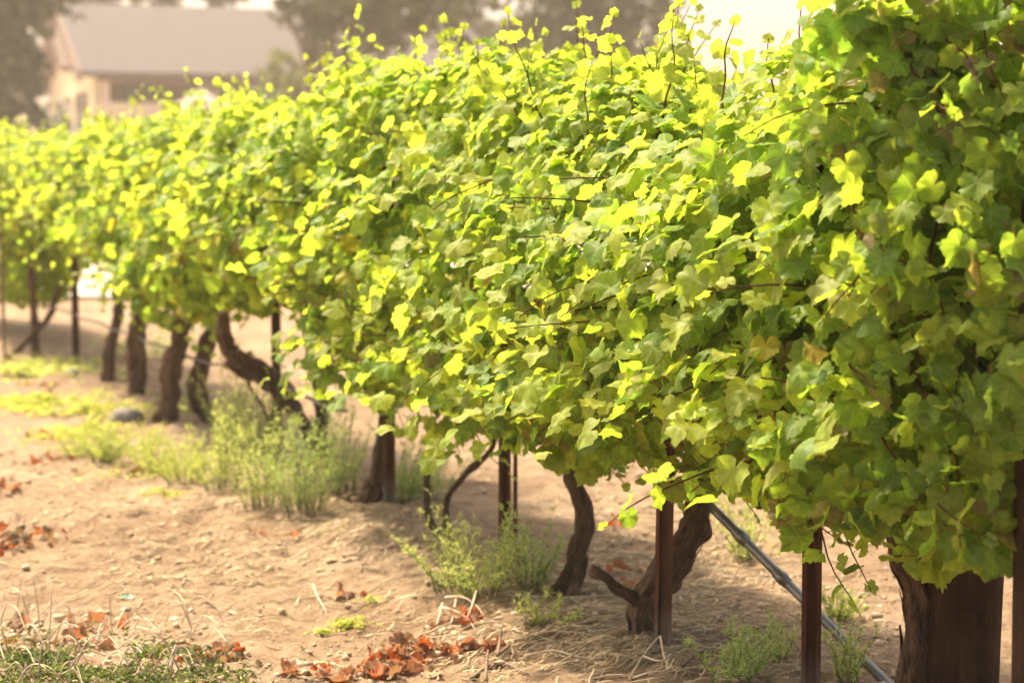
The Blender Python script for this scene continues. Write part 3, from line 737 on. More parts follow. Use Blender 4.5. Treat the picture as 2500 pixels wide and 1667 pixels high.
# bark strips hanging at the foot of the near vine
# ------------------------------------------------------------------ ground litter
def dried_pile(px, py, n, rx, ry, label, size=(0.035, 0.062), hgt=0.05, group='piles of dried vine leaves', red=1.0):
    c = on_ground(px, py); root = tag(empty('dried_leaf_pile', c), label, 'leaf pile', group)
    for k in range(n):
        a = rng.uniform(0, 6.28); r = math.sqrt(rng.random())
        if rng.random() < 0.22: r *= rng.uniform(1.2, 2.2)
        x, y = r * rx * math.cos(a), r * ry * math.sin(a)
        z = gz((c.x + x, c.y + y)) - c.z + rng.uniform(0.004, 0.012 + hgt * max(0.0, 1 - r * 0.8))
        o = link('dried_leaf', DRY_ME[rng.integers(len(DRY_ME))], root)
        o.location = (x, y, z); o.rotation_euler = (rng.normal(0, 0.8), rng.normal(0, 0.8), rng.uniform(0, 6.28))
        s = rng.uniform(size[0] * 0.6, size[1]); o.scale = (s, s, s)
        pal = [(0.36, 0.12, 0.055), (0.34, 0.17, 0.10), (0.30, 0.18, 0.12), (0.42, 0.11, 0.035), (0.42, 0.28, 0.19), (0.27, 0.15, 0.10), (0.36, 0.25, 0.16)]
        cc = np.array(pal[rng.integers(len(pal))]) * rng.uniform(0.75, 1.15); o.color = (cc[0] * red, cc[1], cc[2], 1)
    return root
dried_pile(985, 1600, 46, 0.13, 0.08, 'heap of curled orange-red dried leaves beside a grey twig', hgt=0.055)
dried_pile(1140, 1592, 20, 0.10, 0.04, 'dried red leaves strewn beside a dark grey twig end', hgt=0.03, size=(0.04, 0.07))
dried_pile(935, 1655, 26, 0.16, 0.05, 'low spread of brown-red dried leaves at the lower picture edge', hgt=0.02)
dried_pile(40, 1335, 60, 0.22, 0.16, 'large dark red leaf pile at the left picture edge', hgt=0.06, red=0.85)
dried_pile(-5, 1200, 14, 0.09, 0.10, 'small red leaf heap cut by the left picture edge', hgt=0.05)
dried_pile(120, 1120, 16, 0.12, 0.10, 'red leaf heap left of the pale green weed tuft', hgt=0.04)
dried_pile(350, 1165, 22, 0.14, 0.12, 'brown leaf heap below the pale green weed tuft', hgt=0.05, red=0.7)
dried_pile(105, 1072, 9, 0.10, 0.10, 'few dried red leaves near the yellow ground weeds', hgt=0.03)
dried_pile(60, 950, 14, 0.25, 0.2, 'faint red leaf patch behind the yellow ground weeds', hgt=0.03)
dried_pile(775, 1155, 8, 0.05, 0.05, 'dried red leaves caught at the foot of the forked vine', hgt=0.10)
dried_pile(1120, 1530, 10, 0.06, 0.04, 'dried leaves under the bleached forked cane', hgt=0.03)
dried_pile(1142, 1418, 5, 0.03, 0.03, 'dried leaves caught on the feathery weed by a rusty post', hgt=0.05, size=(0.03, 0.05))
dried_pile(1525, 1410, 16, 0.14, 0.18, 'pinkish dried leaves behind the sawn vine limb', hgt=0.03, size=(0.04, 0.06))
dried_pile(1505, 1285, 7, 0.05, 0.08, 'dark red leaf clump on pale soil beyond the bowed trunk', hgt=0.05)
dried_pile(840, 1460, 5, 0.05, 0.04, 'three small red leaves on open bare soil', hgt=0.02, size=(0.03, 0.05))
dried_pile(690, 1315, 7, 0.12, 0.08, 'small scatter of brown leaves below the large weeds', hgt=0.02, size=(0.035, 0.05))
dried_pile(775, 1655, 10, 0.07, 0.04, 'brown curled leaves at the lower edge beside the leaf heap', hgt=0.04)
dried_pile(480, 1615, 44, 0.16, 0.14, 'pinkish brown leaf litter along the edge of the green ground cover', hgt=0.03, red=0.8)
dried_pile(265, 1530, 8, 0.10, 0.08, 'bright red upright leaves on the ground cover mound', hgt=0.10)
dried_pile(60, 1560, 7, 0.08, 0.06, 'dark red leaves among curled dry stems at the lower left', hgt=0.10, red=0.8)
dried_pile(195, 1580, 12, 0.10, 0.06, 'orange-red leaves deep in the ground cover mound', hgt=0.12)

# straw, clods and crumbs nobody could count
def straw_field(n, centers, name, label):
    mb = MB()
    for k in range(n):
        cx, cy, rx, ry = centers[rng.integers(len(centers))]
        c = on_ground(cx + rng.normal(0, rx), min(cy + rng.normal(0, ry), 1760))
        L = rng.uniform(0.02, 0.10) * (1 if rng.random() < 0.85 else 2.2); a = rng.uniform(0, math.pi) * 0.5 + rng.choice([0, 2.6]); bend = rng.normal(0, 0.11) * L
        P = []
        for t in np.linspace(-0.5, 0.5, 5):
            x = c.x + math.cos(a) * L * t - math.sin(a) * bend * (4 * t * t); y = c.y + math.sin(a) * L * t + math.cos(a) * bend * (4 * t * t)
            P.append((x, y, gz((x, y)) + 0.003 + abs(rng.normal(0, 0.004)) + 0.04 * L * (1 - 4 * t * t)))
        r = rng.uniform(0.0009, 0.0024)
        tube(mb, P, [r] * 5, 3, np.array([1, 1, 1]) * rng.uniform(0.55, 1.15))
    o = mb.build(name, M['straw']); o['kind'] = 'stuff'; o['label'] = label; o['category'] = 'straw'
straw_field(5000, [(1500, 1560, 260, 60), (1700, 1500, 200, 110), (1350, 1580, 220, 60), (1850, 1450, 160, 120), (1560, 1180, 200, 60), (1450, 1400, 90, 40), (1720, 1420, 60, 40),
                   (430, 1360, 330, 90), (700, 1300, 250, 60), (300, 1200, 250, 60), (750, 1480, 400, 110), (1550, 1300, 150, 70), (870, 1290, 90, 30)], 'straw_litter', 'pale broken straw strewn over the sandy soil')
mb = MB()
ico = np.array([(0, 0, 1), (.89, 0, .45), (.28, .85, .45), (-.72, .53, .45), (-.72, -.53, .45), (.28, -.85, .45), (.72, .53, -.45), (-.28, .85, -.45), (-.89, 0, -.45), (-.28, -.85, -.45), (.72, -.53, -.45), (0, 0, -1)])
icf = np.array([(0,1,2),(0,2,3),(0,3,4),(0,4,5),(0,5,1),(1,6,2),(2,7,3),(3,8,4),(4,9,5),(5,10,1),(6,7,2),(7,8,3),(8,9,4),(9,10,5),(10,6,1),(11,7,6),(11,8,7),(11,9,8),(11,10,9),(11,6,10)])
for k in range(16000):
    x = rng.uniform(-150, 2300); y = 1100 + 620 * rng.random() ** 1.1
    c = on_ground(x, y)
    if N1(c.x * 1.6, c.y * 1.6) + rng.normal(0, 0.35) < 0.0: continue
    s = 0.003 + 0.015 * rng.random() ** 5
    V = ico * (1 + rng.normal(0, 0.16, (12, 1))) * np.array([s * rng.uniform(.8, 1.5), s * rng.uniform(.8, 1.5), s * rng.uniform(.5, .9)])
    mb.add(V + np.array([c.x, c.y, c.z + s * 0.05]), icf, None, np.array([1, 1, 1]) * rng.uniform(0.7, 1.2))
o = mb.build('soil_clods', M['clod']); o['kind'] = 'stuff'; o['label'] = 'small soil clods and crumbs on the sandy ground'; o['category'] = 'soil'

# dead canes and twigs lying about
def twig(name, label, px, py, strokes, mat, r=0.0045, cat='twig', group='dead twigs lying on the soil', up=0.012):
    c = on_ground(px, py); root = tag(empty(name, c), label, cat, group)
    for st in strokes:
        P = []; 
        for (x, y, h) in st:
            g_ = on_ground(x, y); P.append((g_.x - c.x, g_.y - c.y, g_.z - c.z + h + up * 0.5))
        w_ = r * (st[0][3] if len(st[0]) > 3 else 1)
        P, rad = smooth_path(P, np.linspace(w_, w_ * 0.5, len(P)), max(8, len(P) * 4))
        mb = MB(); tube(mb, P, rad, 7, None, 0.12, 0, int(abs(px) + len(P))); mb.build('branch', mat, root)
    return root
Z3 = lambda L, h=0.0: [(x, y, h) for x, y in L]
twig('dead_cane', 'bleached forked cane lying below the feathery weed', 1120, 1515,
     [[(1075, 1500, .02), (1105, 1515, .03), (1140, 1528, .02), (1160, 1540, .0)], [(1088, 1490, .04), (1130, 1498, .05), (1165, 1507, .03), (1188, 1520, .0)], [(1163, 1490, .06), (1150, 1512, .03), (1130, 1535, .0)], [(1040, 1550, .0), (1075, 1542, .01), (1105, 1532, .015)], [(1080, 1498, .03), (1072, 1520, .015), (1066, 1532, 0)], [(1115, 1495, .045), (1100, 1535, .0)]], M['dead_twig'], 0.0042)
twig('dead_cane', 'bleached bent canes lying at the foot of a rusty post', 1590, 1640,
     [[(1535, 1664, 0), (1570, 1630, .03), (1605, 1602, .05), (1614, 1598, .05)], [(1545, 1660, .0), (1585, 1655, .01), (1630, 1648, .01), (1645, 1628, .02)], [(1570, 1630, .03), (1610, 1634, .02), (1640, 1625, .03)], [(1612, 1600, .05), (1625, 1625, .01), (1650, 1640, .0)]], M['dead_twig'], 0.0038)
twig('dead_cane', 'dark grey twig with broken end beside the red leaf heap', 1230, 1610,
     [[(1150, 1660, 0), (1190, 1640, .01), (1230, 1630, .01), (1290, 1650, 0)], [(1215, 1622, .02), (1222, 1595, .05), (1226, 1578, .07)], [(1185, 1668, 0), (1188, 1640, .02), (1192, 1615, .03)], [(1220, 1615, .02), (1245, 1605, .03), (1255, 1612, .01)]], M['dark_twig'], 0.006)
twig('dead_cane', 'long thin pale twigs crossing the straw before the stump', 1420, 1600,
     [[(1280, 1605, .0), (1350, 1600, .01), (1430, 1618, .01), (1500, 1600, .0)], [(1330, 1640, .0), (1390, 1620, .015), (1420, 1590, .01)], [(1250, 1540, 0), (1268, 1555, .02), (1300, 1545, .0)], [(1345, 1520, 0), (1420, 1540, .01), (1500, 1530, 0)]], M['dead_twig'], 0.003)
twig('dead_cane', 'brown curved root-like cane on soil between two rusty posts', 1880, 1570,
     [[(1740, 1590, 0), (1800, 1560, .01), (1880, 1550, .02), (1930, 1575, .02), (1955, 1600, 0)], [(1665, 1630, 0), (1710, 1612, .02), (1760, 1600, .0)]], M['dark_twig'], 0.0055)
twig('dead_cane', 'short bleached white sticks right of the pale-footed post', 1800, 1590,
     [[(1690, 1545, 0), (1740, 1548, .01)], [(1810, 1590, 0), (1830, 1565, .01), (1845, 1555, 0)], [(1678, 1570, 0), (1700, 1580, .005)]], M['dead_twig'], 0.005)
twig('dead_cane', 'bleached upright twig piece on open soil by yellow weeds', 770, 1490,
     [[(765, 1465, .05), (775, 1480, .03), (790, 1500, .02), (800, 1512, 0)], [(790, 1500, .02), (782, 1520, 0)]], M['dead_twig'], 0.0035)
twig('dead_cane', 'thin dark twig lying alone on open soil', 510, 1487, [[(500, 1476, .005), (520, 1487, .005), (532, 1496, 0)]], M['dark_twig'], 0.004)
twig('dead_cane', 'tiny white chip of wood on open soil', 565, 1502, [[(552, 1501, .004), (565, 1503, .006), (580, 1503, .004)]], M['dead_twig'], 0.005)
twig('dead_cane', 'pale straight twig right of the dried leaf heaps, lower edge', 1560, 1662, [[(1430, 1664, 0), (1500, 1660, .01), (1570, 1655, 0)]], M['dead_twig'], 0.003)
# curled dry stems over the ground cover mound
st = []
rg = np.random.default_rng(77)
for k in range(46):
    x, y = rg.uniform(-20, 470), rg.uniform(1535, 1700); L = rg.uniform(40, 130); sgn = rg.choice([-1, 1])
    h = rg.uniform(0.03, 0.12)
    st.append([(x, y, 0.02), (x + sgn * L * .3, y - 4, h), (x + sgn * L * .7, y - 6 + rg.uniform(-8, 8), h * rg.uniform(.6, 1.1)), (x + sgn * L, y + rg.uniform(-10, 10), h * rg.uniform(0, .8))])
for x, y in ((45, 1560), (95, 1560), (170, 1690), (275, 1560), (65, 1530), (120, 1600)):
    st.append([(x, y, 0), (x + rg.uniform(-6, 6), y, 0.08), (x + rg.uniform(-14, 14), y, rg.uniform(0.14, 0.2))])
twig('dry_weed_stems', 'tangle of curled pale dry stems on the green ground cover', 200, 1600, st, M['dead_twig'], 0.0026, 'dry stems', None)

# stone, pebbles, tape
def stone(name, px, py, s, label, group=None, cat='stone', dims=(1, .8, .6), mat='rock'):
    c = on_ground(px, py); mb = MB(); V = []; n = 20; m_ = 12
    for i in range(m_ + 1):
        for j in range(n):
            a = math.pi * i / m_; b_ = 6.28318 * j / n
            d = Vector((math.sin(a) * math.cos(b_), math.sin(a) * math.sin(b_), math.cos(a)))
            r = 1 + 0.22 * mnoise.noise(d * 1.3 + Vector((px, py, 0)) * 0.13) + 0.07 * mnoise.noise(d * 4)
            V.append((d.x * s * dims[0] * r, d.y * s * dims[1] * r, d.z * s * dims[2] * r + s * dims[2] * 0.55))
    F = []
    for i in range(m_):
        for j in range(n):
            a, b_, c_, d_ = i * n + j, i * n + (j + 1) % n, (i + 1) * n + (j + 1) % n, (i + 1) * n + j
            F += [(a, d_, c_), (a, c_, b_)]
    mb.add(V, F); o = mb.build(name, M[mat]); o.location = c
    return tag(o, label, cat, group)
stone('field_stone', 308, 1035, 0.105, 'rounded grey field stone lying before the vine trunks', dims=(1.0, .8, .62))
for k, (x, y, s, l) in enumerate([(510, 1583, .011, 'dark pebble on open soil right of the ground cover'), (830, 1594, .009, 'bluish grey pebble left of the red leaf heap'), (305, 1426, .008, 'dark pebble above the scrap of green tape'), (1345, 1582, .014, 'tan clod half buried before the stump'), (175, 915, .05, 'brown clod behind the yellow ground weeds')]):
    stone('pebble', x, y, s, l, 'loose pebbles on the soil', 'pebble')
c = on_ground(310, 1461); mb = MB()
for k, (dx, tilt) in enumerate(((-0.014, 0.3), (0.012, -0.25))):
    mb.add([(dx - .012, -.004, .004), (dx + .011, -.006, .006 + tilt * .01), (dx + .013, .007, .012), (dx - .010, .006, .009 - tilt * .01)], [(0, 1, 2), (0, 2, 3)])
mb.add([(-.004, -.002, .006), (.004, -.002, .006), (.004, .003, .010), (-.004, .003, .010)], [(0, 1, 2), (0, 2, 3)])
o = mb.build('plastic_tape_scrap', M['tape']); o.location = c; tag(o, 'scrap of bright green plastic tape on bare soil', 'tape')
c = at_depth(683, 972, VINES[5]['depth'] - 0.06); mb = MB(); tube(mb, [(-.016, 0, -.02), (0, -.01, .0), (.016, 0, .02)], [.009, .012, .009], 8); o = mb.build('plastic_tape_scrap', M['tape']); o.location = c
tag(o, 'small green tie knotted on the slanting limb of the forked vine', 'tape')

# ------------------------------------------------------------------ weeds
def weed(px, py, h, rad, n, label, cols, needle=0.02, name='feathery_weed', cat='weed', group='feathery weeds along the row', dens=16, lean=(0, 0), upright=0.0):
    c = on_ground(px, py); root = tag(empty(name, c), label, cat, group)
    st = MB(); fo = MB(); cols = np.array(cols)
    Va, Ca = [], []
    for k in range(n):
        a = rng.uniform(0, 6.28); r = rad * math.sqrt(rng.random()); hh = h * rng.uniform(0.45, 1.3) * (1 - 0.35 * (r / rad) * (1 - upright))
        bx, by = r * 0.35 * math.cos(a), r * 0.35 * math.sin(a)
        z0 = gz((c.x + bx, c.y + by)) - c.z
        tx, ty = r * math.cos(a) + lean[0] * hh, r * math.sin(a) + lean[1] * hh
        ts = np.linspace(0, 1, 8)
        P = np.stack([bx + (tx - bx) * ts ** 1.3 + rng.normal(0, .006, 8), by + (ty - by) * ts ** 1.3 + rng.normal(0, .006, 8), z0 + hh * ts ** 0.9], 1)
        tube(st, P, np.linspace(.0022, .0007, 8), 3, np.array([0.20, 0.25, 0.09]))
        m_ = int(dens * (0.5 + hh / h) * 0.95)
        t = rng.uniform(0.08, 1, m_); i = np.minimum((t * 7).astype(int), 6); f = (t * 7 - i)[:, None]
        B = P[i] * (1 - f) + P[i + 1] * f
        # side twigs carrying needles
        D = rng.normal(0, 1, (m_, 3)); D[:, 2] = np.abs(D[:, 2]) * 0.6 + 0.35; D /= np.linalg.norm(D, axis=1)[:, None]
        L2 = rng.uniform(0.02, 0.085, m_) * (1.15 - t) * h / 0.35
        for q_ in range(5):
            u = rng.uniform(0, 1, m_)[:, None]
            O = B + D * L2[:, None] * u
            ND = D * 0.6 + rng.normal(0, 0.6, (m_, 3)); ND /= np.linalg.norm(ND, axis=1)[:, None]
            LN = needle * rng.uniform(0.5, 1.3, m_)[:, None]
            W = np.cross(ND, rng.normal(0, 1, (m_, 3))); W /= np.maximum(np.linalg.norm(W, axis=1), 1e-6)[:, None]
            wd = 0.0011 + needle * 0.03
            Va.append(np.stack([O - W * wd, O + W * wd, O + ND * LN], 1).reshape(-1, 3))
            cc = cols[rng.integers(0, len(cols), m_)] * rng.uniform(0.8, 1.2, (m_, 1))
            Ca.append(np.repeat(np.concatenate([cc, np.ones((m_, 1))], 1), 3, 0))
        W = np.cross(D, rng.normal(0, 1, (m_, 3))); W /= np.linalg.norm(W, axis=1)[:, None]
        Va.append(np.stack([B - W * .001, B + W * .001, B + D * L2[:, None]], 1).reshape(-1, 3))
        Ca.append(np.tile(np.array([.2, .25, .08, 1]), (m_ * 3, 1)))
    V = np.concatenate(Va); fo.add(V, np.arange(len(V)).reshape(-1, 3), None, np.concatenate(Ca))
    st.build('stem', M['weed'], root)['kind'] = 'stuff'
    fo.build('foliage', M['weed'], root)['kind'] = 'stuff'
    return root
PALE = [(.52, .56, .24), (.54, .54, .23), (.46, .50, .20), (.58, .56, .24)]
BLUE = [(.42, .50, .23), (.46, .53, .25), (.50, .54, .23)]
YEL = [(.46, .46, .10), (.40, .43, .10), (.50, .46, .12)]
weed(1180, 1462, .32, .20, 34, 'feathery green weed clump in front of a rusty post and stake', PALE)
weed(1290, 1440, .28, .17, 24, 'feathery weed between the weed-wrapped post and the bowed trunk', BLUE)
weed(1100, 1440, .33, .16, 20, 'sparse arching weed sprays reaching over the two slender stems', PALE, lean=(-.4, 0), dens=12)
weed(1335, 1530, .12, .14, 10, 'small low weed sprig below the bowed trunk', PALE)
weed(745, 1250, .44, .26, 42, 'tallest bluish green weed clump at the forked vine', BLUE, upright=.5)
weed(838, 1205, .38, .18, 26, 'feathery green weed between forked vine and flared trunk', BLUE, upright=.5)
weed(640, 1235, .44, .24, 34, 'pale green feathery weed just left of the tallest clump', PALE, upright=.5)
weed(540, 1200, .40, .22, 34, 'yellowish green feathery weed with dark seed stalks', PALE + YEL[:1], upright=.5)
weed(640, 1130, .55, .22, 34, 'upright pale weed behind, below the forked limb', PALE, upright=.6)
weed(450, 1185, .26, .24, 30, 'low yellow-green weed left of the seed stalk weed', PALE + YEL)
weed(260, 1130, .20, .20, 44, 'pale green rounded weed tuft below the grey stone', PALE + YEL[:2])
weed(340, 1115, .16, .20, 26, 'low pale tuft right below the grey stone', PALE + YEL)
weed(190, 1120, .14, .18, 22, 'low yellowish tuft behind the red leaf heap', PALE + YEL)
weed(985, 1225, .30, .22, 34, 'soft green weed growing behind the flared trunk post', BLUE, upright=.4)
weed(1060, 1210, .22, .2, 20, 'soft green weed glimpsed through the slender curved stems', BLUE)
weed(1830, 1370, .26, .24, 34, 'pale wispy weed standing behind the slanting conduit', PALE, dens=10)
weed(1950, 1330, .22, .2, 22, 'pale wispy weed behind the post that crosses the conduit', PALE, dens=10)
weed(1790, 1660, .17, .17, 24, 'grey-green low weed between two rusty posts', BLUE)
weed(1900, 1610, .16, .10, 10, 'small wispy weed in front of the conduit, left of a post', PALE)
weed(2070, 1668, .19, .10, 13, 'bright green weed spray beneath the conduit', PALE)
weed(2050, 1520, .12, .10, 16, 'small green sprig behind the lower conduit', PALE)
weed(470, 1010, .22, .2, 18, 'pale weeds among the dark trunks near the stone', PALE, dens=10)
weed(120, 900, .10, .5, 40, 'green low weeds round the thin square post', PALE + YEL, needle=.03)
weed(360, 880, .25, .5, 36, 'pale green weeds far behind the slim trunks', BLUE, needle=.03)
def patch(px, py, rx, ry, n, label, cols, size=0.012, h=0.03, name='ground_weed', group='low yellow-green weeds on the soil'):
    c = on_ground(px, py); mb = MB(); cols = np.array(cols)
    for k in range(n):
        a = rng.uniform(0, 6.28); r = abs(rng.normal(0, 0.55)); x, y = r * rx * math.cos(a), r * ry * math.sin(a)
        if N3((c.x + x) * 9 + 4, (c.y + y) * 9) < -0.25: continue
        z = gz((c.x + x, c.y + y)) - c.z + h * rng.random() * max(0.1, 1 - r * .5)
        V, F, UV = LOW[k % len(LOW)]
        n_ = Vector((rng.normal(0, .5), rng.normal(0, .5), 1)).normalized(); t_ = Vector(rng.normal(0, 1, 3)); t_ = (t_ - n_ * t_.dot(n_)).normalized(); rt = t_.cross(n_)
        mb.add((V * np.array([.55, 1.2, 1]) * size * rng.uniform(.6, 1.4)) @ np.array([rt[:], t_[:], n_[:]]) + np.array([x, y, z + .004]), F, None, cols[rng.integers(len(cols))] * rng.uniform(.8, 1.2))
    o = mb.build(name, M['weed']); o.location = c; o['kind'] = 'stuff'
    return tag(o, label, 'weeds', group)
patch(90, 985, .6, .45, 1700, 'yellow-green ground weeds left of the grey stone', YEL, .03, .06)
patch(230, 1010, .5, .4, 1000, 'yellow-green ground weeds beside the grey stone', YEL, .03, .06)
patch(210, 1060, .4, .4, 800, 'thin yellow weeds in front of the grey stone', YEL, .026, .05)
patch(60, 915, .8, .8, 1100, 'green-yellow weeds far down the row beside the soil', YEL + PALE, .035, .06)
patch(420, 1150, .45, .35, 900, 'yellow-green low weeds between the pale tufts and the tall clump', YEL + PALE, .018, .05)
weed(380, 1160, .22, .25, 30, 'straggling yellow-green weed in the middle of the pale tufts', PALE + YEL, lean=(.2, 0))
weed(560, 1080, .42, .25, 30, 'pale tall weed just under the leaning dark trunk', PALE, upright=.6, dens=12)
patch(690, 1425, .09, .05, 260, 'small lime green weed patch on open soil', YEL, .011, .02)
patch(850, 1535, .09, .06, 300, 'lime green weed patch above the red leaf heap', YEL, .012, .03)
patch(790, 1550, .05, .03, 120, 'little lime weeds beside the upright bleached twig', YEL, .011, .02)
patch(905, 1470, .06, .04, 110, 'faint lime weeds on soil above the leaf heap', YEL + PALE, .009, .02)
patch(400, 1205, .15, .10, 160, 'yellow weeds at the edge of the pale weed tufts', YEL, .015, .02)
patch(1260, 1660, .10, .03, 120, 'tiny green seedlings at the lower picture edge', YEL + PALE, .008, .01)
# dark green mossy cover in the lower corner
c = on_ground(150, 1660); mb = MB(); DK = np.array([(.045, .07, .010), (.065, .095, .013), (.09, .125, .016), (.19, .24, .03)])
for k in range(9000):
    x, y = rng.normal(0.0, .42), rng.normal(0.05, .36)
    q_ = Vector((c.x + x, c.y + y, 0)); pxx, pyy, _ = project(np.array([q_.x, q_.y, gz(q_)]))
    if pyy < 1512 + 0.24 * max(pxx, 0) + 30 * N2(pxx * .02, 3.1) or pxx > 640 or N4(q_.x * 5, q_.y * 5) < -0.45: continue
    z = gz(q_) - c.z + rng.uniform(0, .05) * (0.4 + 0.6 * (N1(q_.x * 6, q_.y * 6) > 0))
    V, F, UV = LOW[k % len(LOW)]
    n_ = Vector((rng.normal(0, .6), rng.normal(-.3, .6), 1)).normalized(); t_ = Vector(rng.normal(0, 1, 3)); t_ = (t_ - n_ * t_.dot(n_)).normalized(); rt = t_.cross(n_)
    mb.add((V * np.array([.38, 1.4, 1]) * .014 * rng.uniform(.6, 1.5)) @ np.array([rt[:], t_[:], n_[:]]) + np.array([x, y, z + .004]), F, None, DK[min(3, int(rng.random() ** 1.2 * 4))] * rng.uniform(.8, 1.2))
o = mb.build('ground_cover', M['weed']); o.location = c; o['kind'] = 'stuff'; tag(o, 'dark green feathery ground cover in the lower corner', 'ground cover')

# ------------------------------------------------------------------ house
HK = 80 / 60.0
H0 = Vector(((245 - 1250) / FPX * 80, 80, 0)); HA = R(20)
house = tag(empty('house', H0, HA), 'long cream building with broad grey-brown gabled roof behind the vineyard', 'house')
L_, W_, EV, RG = 12.6 * HK, 10.7 * HK, 1.45 + 263 / FPX * 80, 1.45 + 410 / FPX * 87
M['roof'] = plain_mat('roof shingles', (0.075, 0.062, 0.062), (0.105, 0.088, 0.088), 3, 0.9, 0.2, bump=0.3, bdist=0.02, stretch=(1, 4, 4))
M['cream'] = plain_mat('cream stucco', (0.55, 0.43, 0.28), (0.62, 0.50, 0.34), 2, 0.9, 0.2, bump=0.1)
M['pink'] = plain_mat('pale rose stucco', (0.50, 0.38, 0.30), (0.56, 0.44, 0.36), 2, 0.9, 0.2, bump=0.1)
M['brown'] = plain_mat('dark brown trim', (0.10, 0.06, 0.045), (0.15, 0.09, 0.07), 4, 0.7, 0.3, bump=0.1)
M['siding'] = plain_mat('brown siding', (0.17, 0.12, 0.09), (0.22, 0.16, 0.125), 4, 0.8, 0.3, bump=0.1)
M['glass'] = plain_mat('window glass', (0.05, 0.06, 0.07), (0.08, 0.09, 0.10), 2, 0.08, 0.8, bump=0)
M['sky_painted_glass'] = plain_mat('pane with painted sky reflection', (0.30, 0.38, 0.48), (0.38, 0.46, 0.55), 2, 0.1, 0.8, bump=0)  # blue of a reflected sky is put into the pane's base colour
def hb(name, c, d, mat, parent=house):
    k = MB(); k.box(c, d); return k.build(name, M[mat], parent, smooth=False)
rec = 1.5
wall = MB()                                                               # shell: lower front, set-back upper front, gables, rear
wall.box((L_ / 2, 0.15, (EV - 1.25) / 2), (L_, 0.3, EV - 1.25))
wall.box((L_ / 2, W_ - 0.15, EV / 2), (L_, 0.3, EV))
wall.build('front_wall', M['pink'], house, smooth=False)
hb('upper_wall', (L_ / 2, rec, EV / 2), (L_ - 0.1, 0.25, EV - 0.05), 'siding')
for gx0, nm in ((0.0, 'gable_wall'), (L_, 'gable_wall')):
    k = MB(); t = 0.15
    V = [(gx0 - t, 0.31, 0), (gx0 - t, W_ - 0.31, 0), (gx0 - t, W_ - 0.31, EV), (gx0 - t, W_ / 2, RG - 0.15), (gx0 - t, 0.31, EV), (gx0 + t, 0.31, 0), (gx0 + t, W_ - 0.31, 0), (gx0 + t, W_ - 0.31, EV), (gx0 + t, W_ / 2, RG - 0.15), (gx0 + t, 0.31, EV)]
    F = [(0, 2, 1), (0, 4, 2), (4, 3, 2), (5, 6, 7), (5, 7, 9), (9, 7, 8), (0, 5, 9), (0, 9, 4), (1, 2, 7), (1, 7, 6), (4, 9, 8), (4, 8, 3), (2, 3, 8), (2, 8, 7)]
    V = np.array(V)[np.array(F).ravel()]; k.add(V, np.arange(len(V)).reshape(-1, 3)); k.build(nm, M['cream'], house, smooth=False)
ov = 0.7; roof = empty('roof', (0, 0, 0)); bpy.data.objects.remove(roof)
sl_ = math.atan2(RG - EV, W_ / 2); k = MB()
for sgn in (0, 1):
    y0, y1 = (-ov, W_ / 2) if sgn == 0 else (W_ + ov, W_ / 2)
    z0 = EV - ov * math.tan(sl_); th_ = 0.22
    V = [(-ov, y0, z0), (L_ + ov, y0, z0), (L_ + ov, y1, RG), (-ov, y1, RG)]; V += [(a, b_, c_ + th_) for a, b_, c_ in V]
    F = [(0, 1, 2), (0, 2, 3), (4, 6, 5), (4, 7, 6), (0, 4, 5), (0, 5, 1), (0, 3, 7), (0, 7, 4), (1, 5, 6), (1, 6, 2), (3, 2, 6), (3, 6, 7)]
    V = np.array(V)[np.array(F).ravel()]; k.add(V, np.arange(len(V)).reshape(-1, 3))
roof = k.build('roof', M['roof'], house, smooth=False)
k = MB()
for sgn in (0, 1):                                                        # dark rake boards on the visible gable
    a = np.array((-ov - 0.08, -ov if sgn == 0 else W_ + ov, EV - ov * math.tan(sl_))); b_ = np.array((-ov - 0.08, W_ / 2, RG))
    c_ = (a + b_) / 2; dv = b_ - a; Ln = np.linalg.norm(dv); ang = math.atan2(dv[2], dv[1])
    k.box(c_ + np.array([0, 0, 0.02]), (0.14, Ln, 0.5), [[1, 0, 0], [0, math.cos(ang), -math.sin(ang)], [0, math.sin(ang), math.cos(ang)]])
k.build('rake_board', M['brown'], house, smooth=False)
# entry gable standing out of the gable wall
pw, pz, pr = W_ * 0.40, EV + 0.15, EV + (RG - EV) * 0.62
for sgn in (-1, 1):
    a = np.array((-0.9, W_ * 0.36 + sgn * pw / 2, pz)); b_ = np.array((-0.9, W_ * 0.36, pr)); dv = b_ - a; Ln = np.linalg.norm(dv); ang = math.atan2(dv[2], dv[1])
    k = MB(); k.box((a + b_) / 2, (0.5, Ln, 0.26), [[1, 0, 0], [0, math.cos(ang), -math.sin(ang)], [0, math.sin(ang), math.cos(ang)]]); k.build('porch_rafter', M['brown'], house, smooth=False)
wnd = hb('window', (-0.19, W_ * 0.30, EV + 0.55), (0.1, 2.6, 1.1), 'sky_painted_glass'); hb('sill', (-0.22, W_ * 0.30, EV - 0.06), (0.2, 2.9, 0.1), 'cream', wnd)
for yy0 in (0.16, 0.30, 0.52, 0.72):
    wnd = hb('window', (-0.18, W_ * yy0, EV - 1.55), (0.1, 1.15, 1.55), 'glass'); hb('sill', (-0.22, W_ * yy0, EV - 2.40), (0.2, 1.4, 0.12), 'cream', wnd)
hb('eave_beam', (L_ / 2, 0.12, EV - 0.30), (L_, 0.25, 0.25), 'brown')
for t in (0.02, 0.28, 0.52, 0.76, 0.98):
    hb('porch_column', (L_ * t, 0.15, EV - 0.84), (0.28, 0.26, 0.82), 'brown' if 0.1 < t < 0.9 else 'pink')
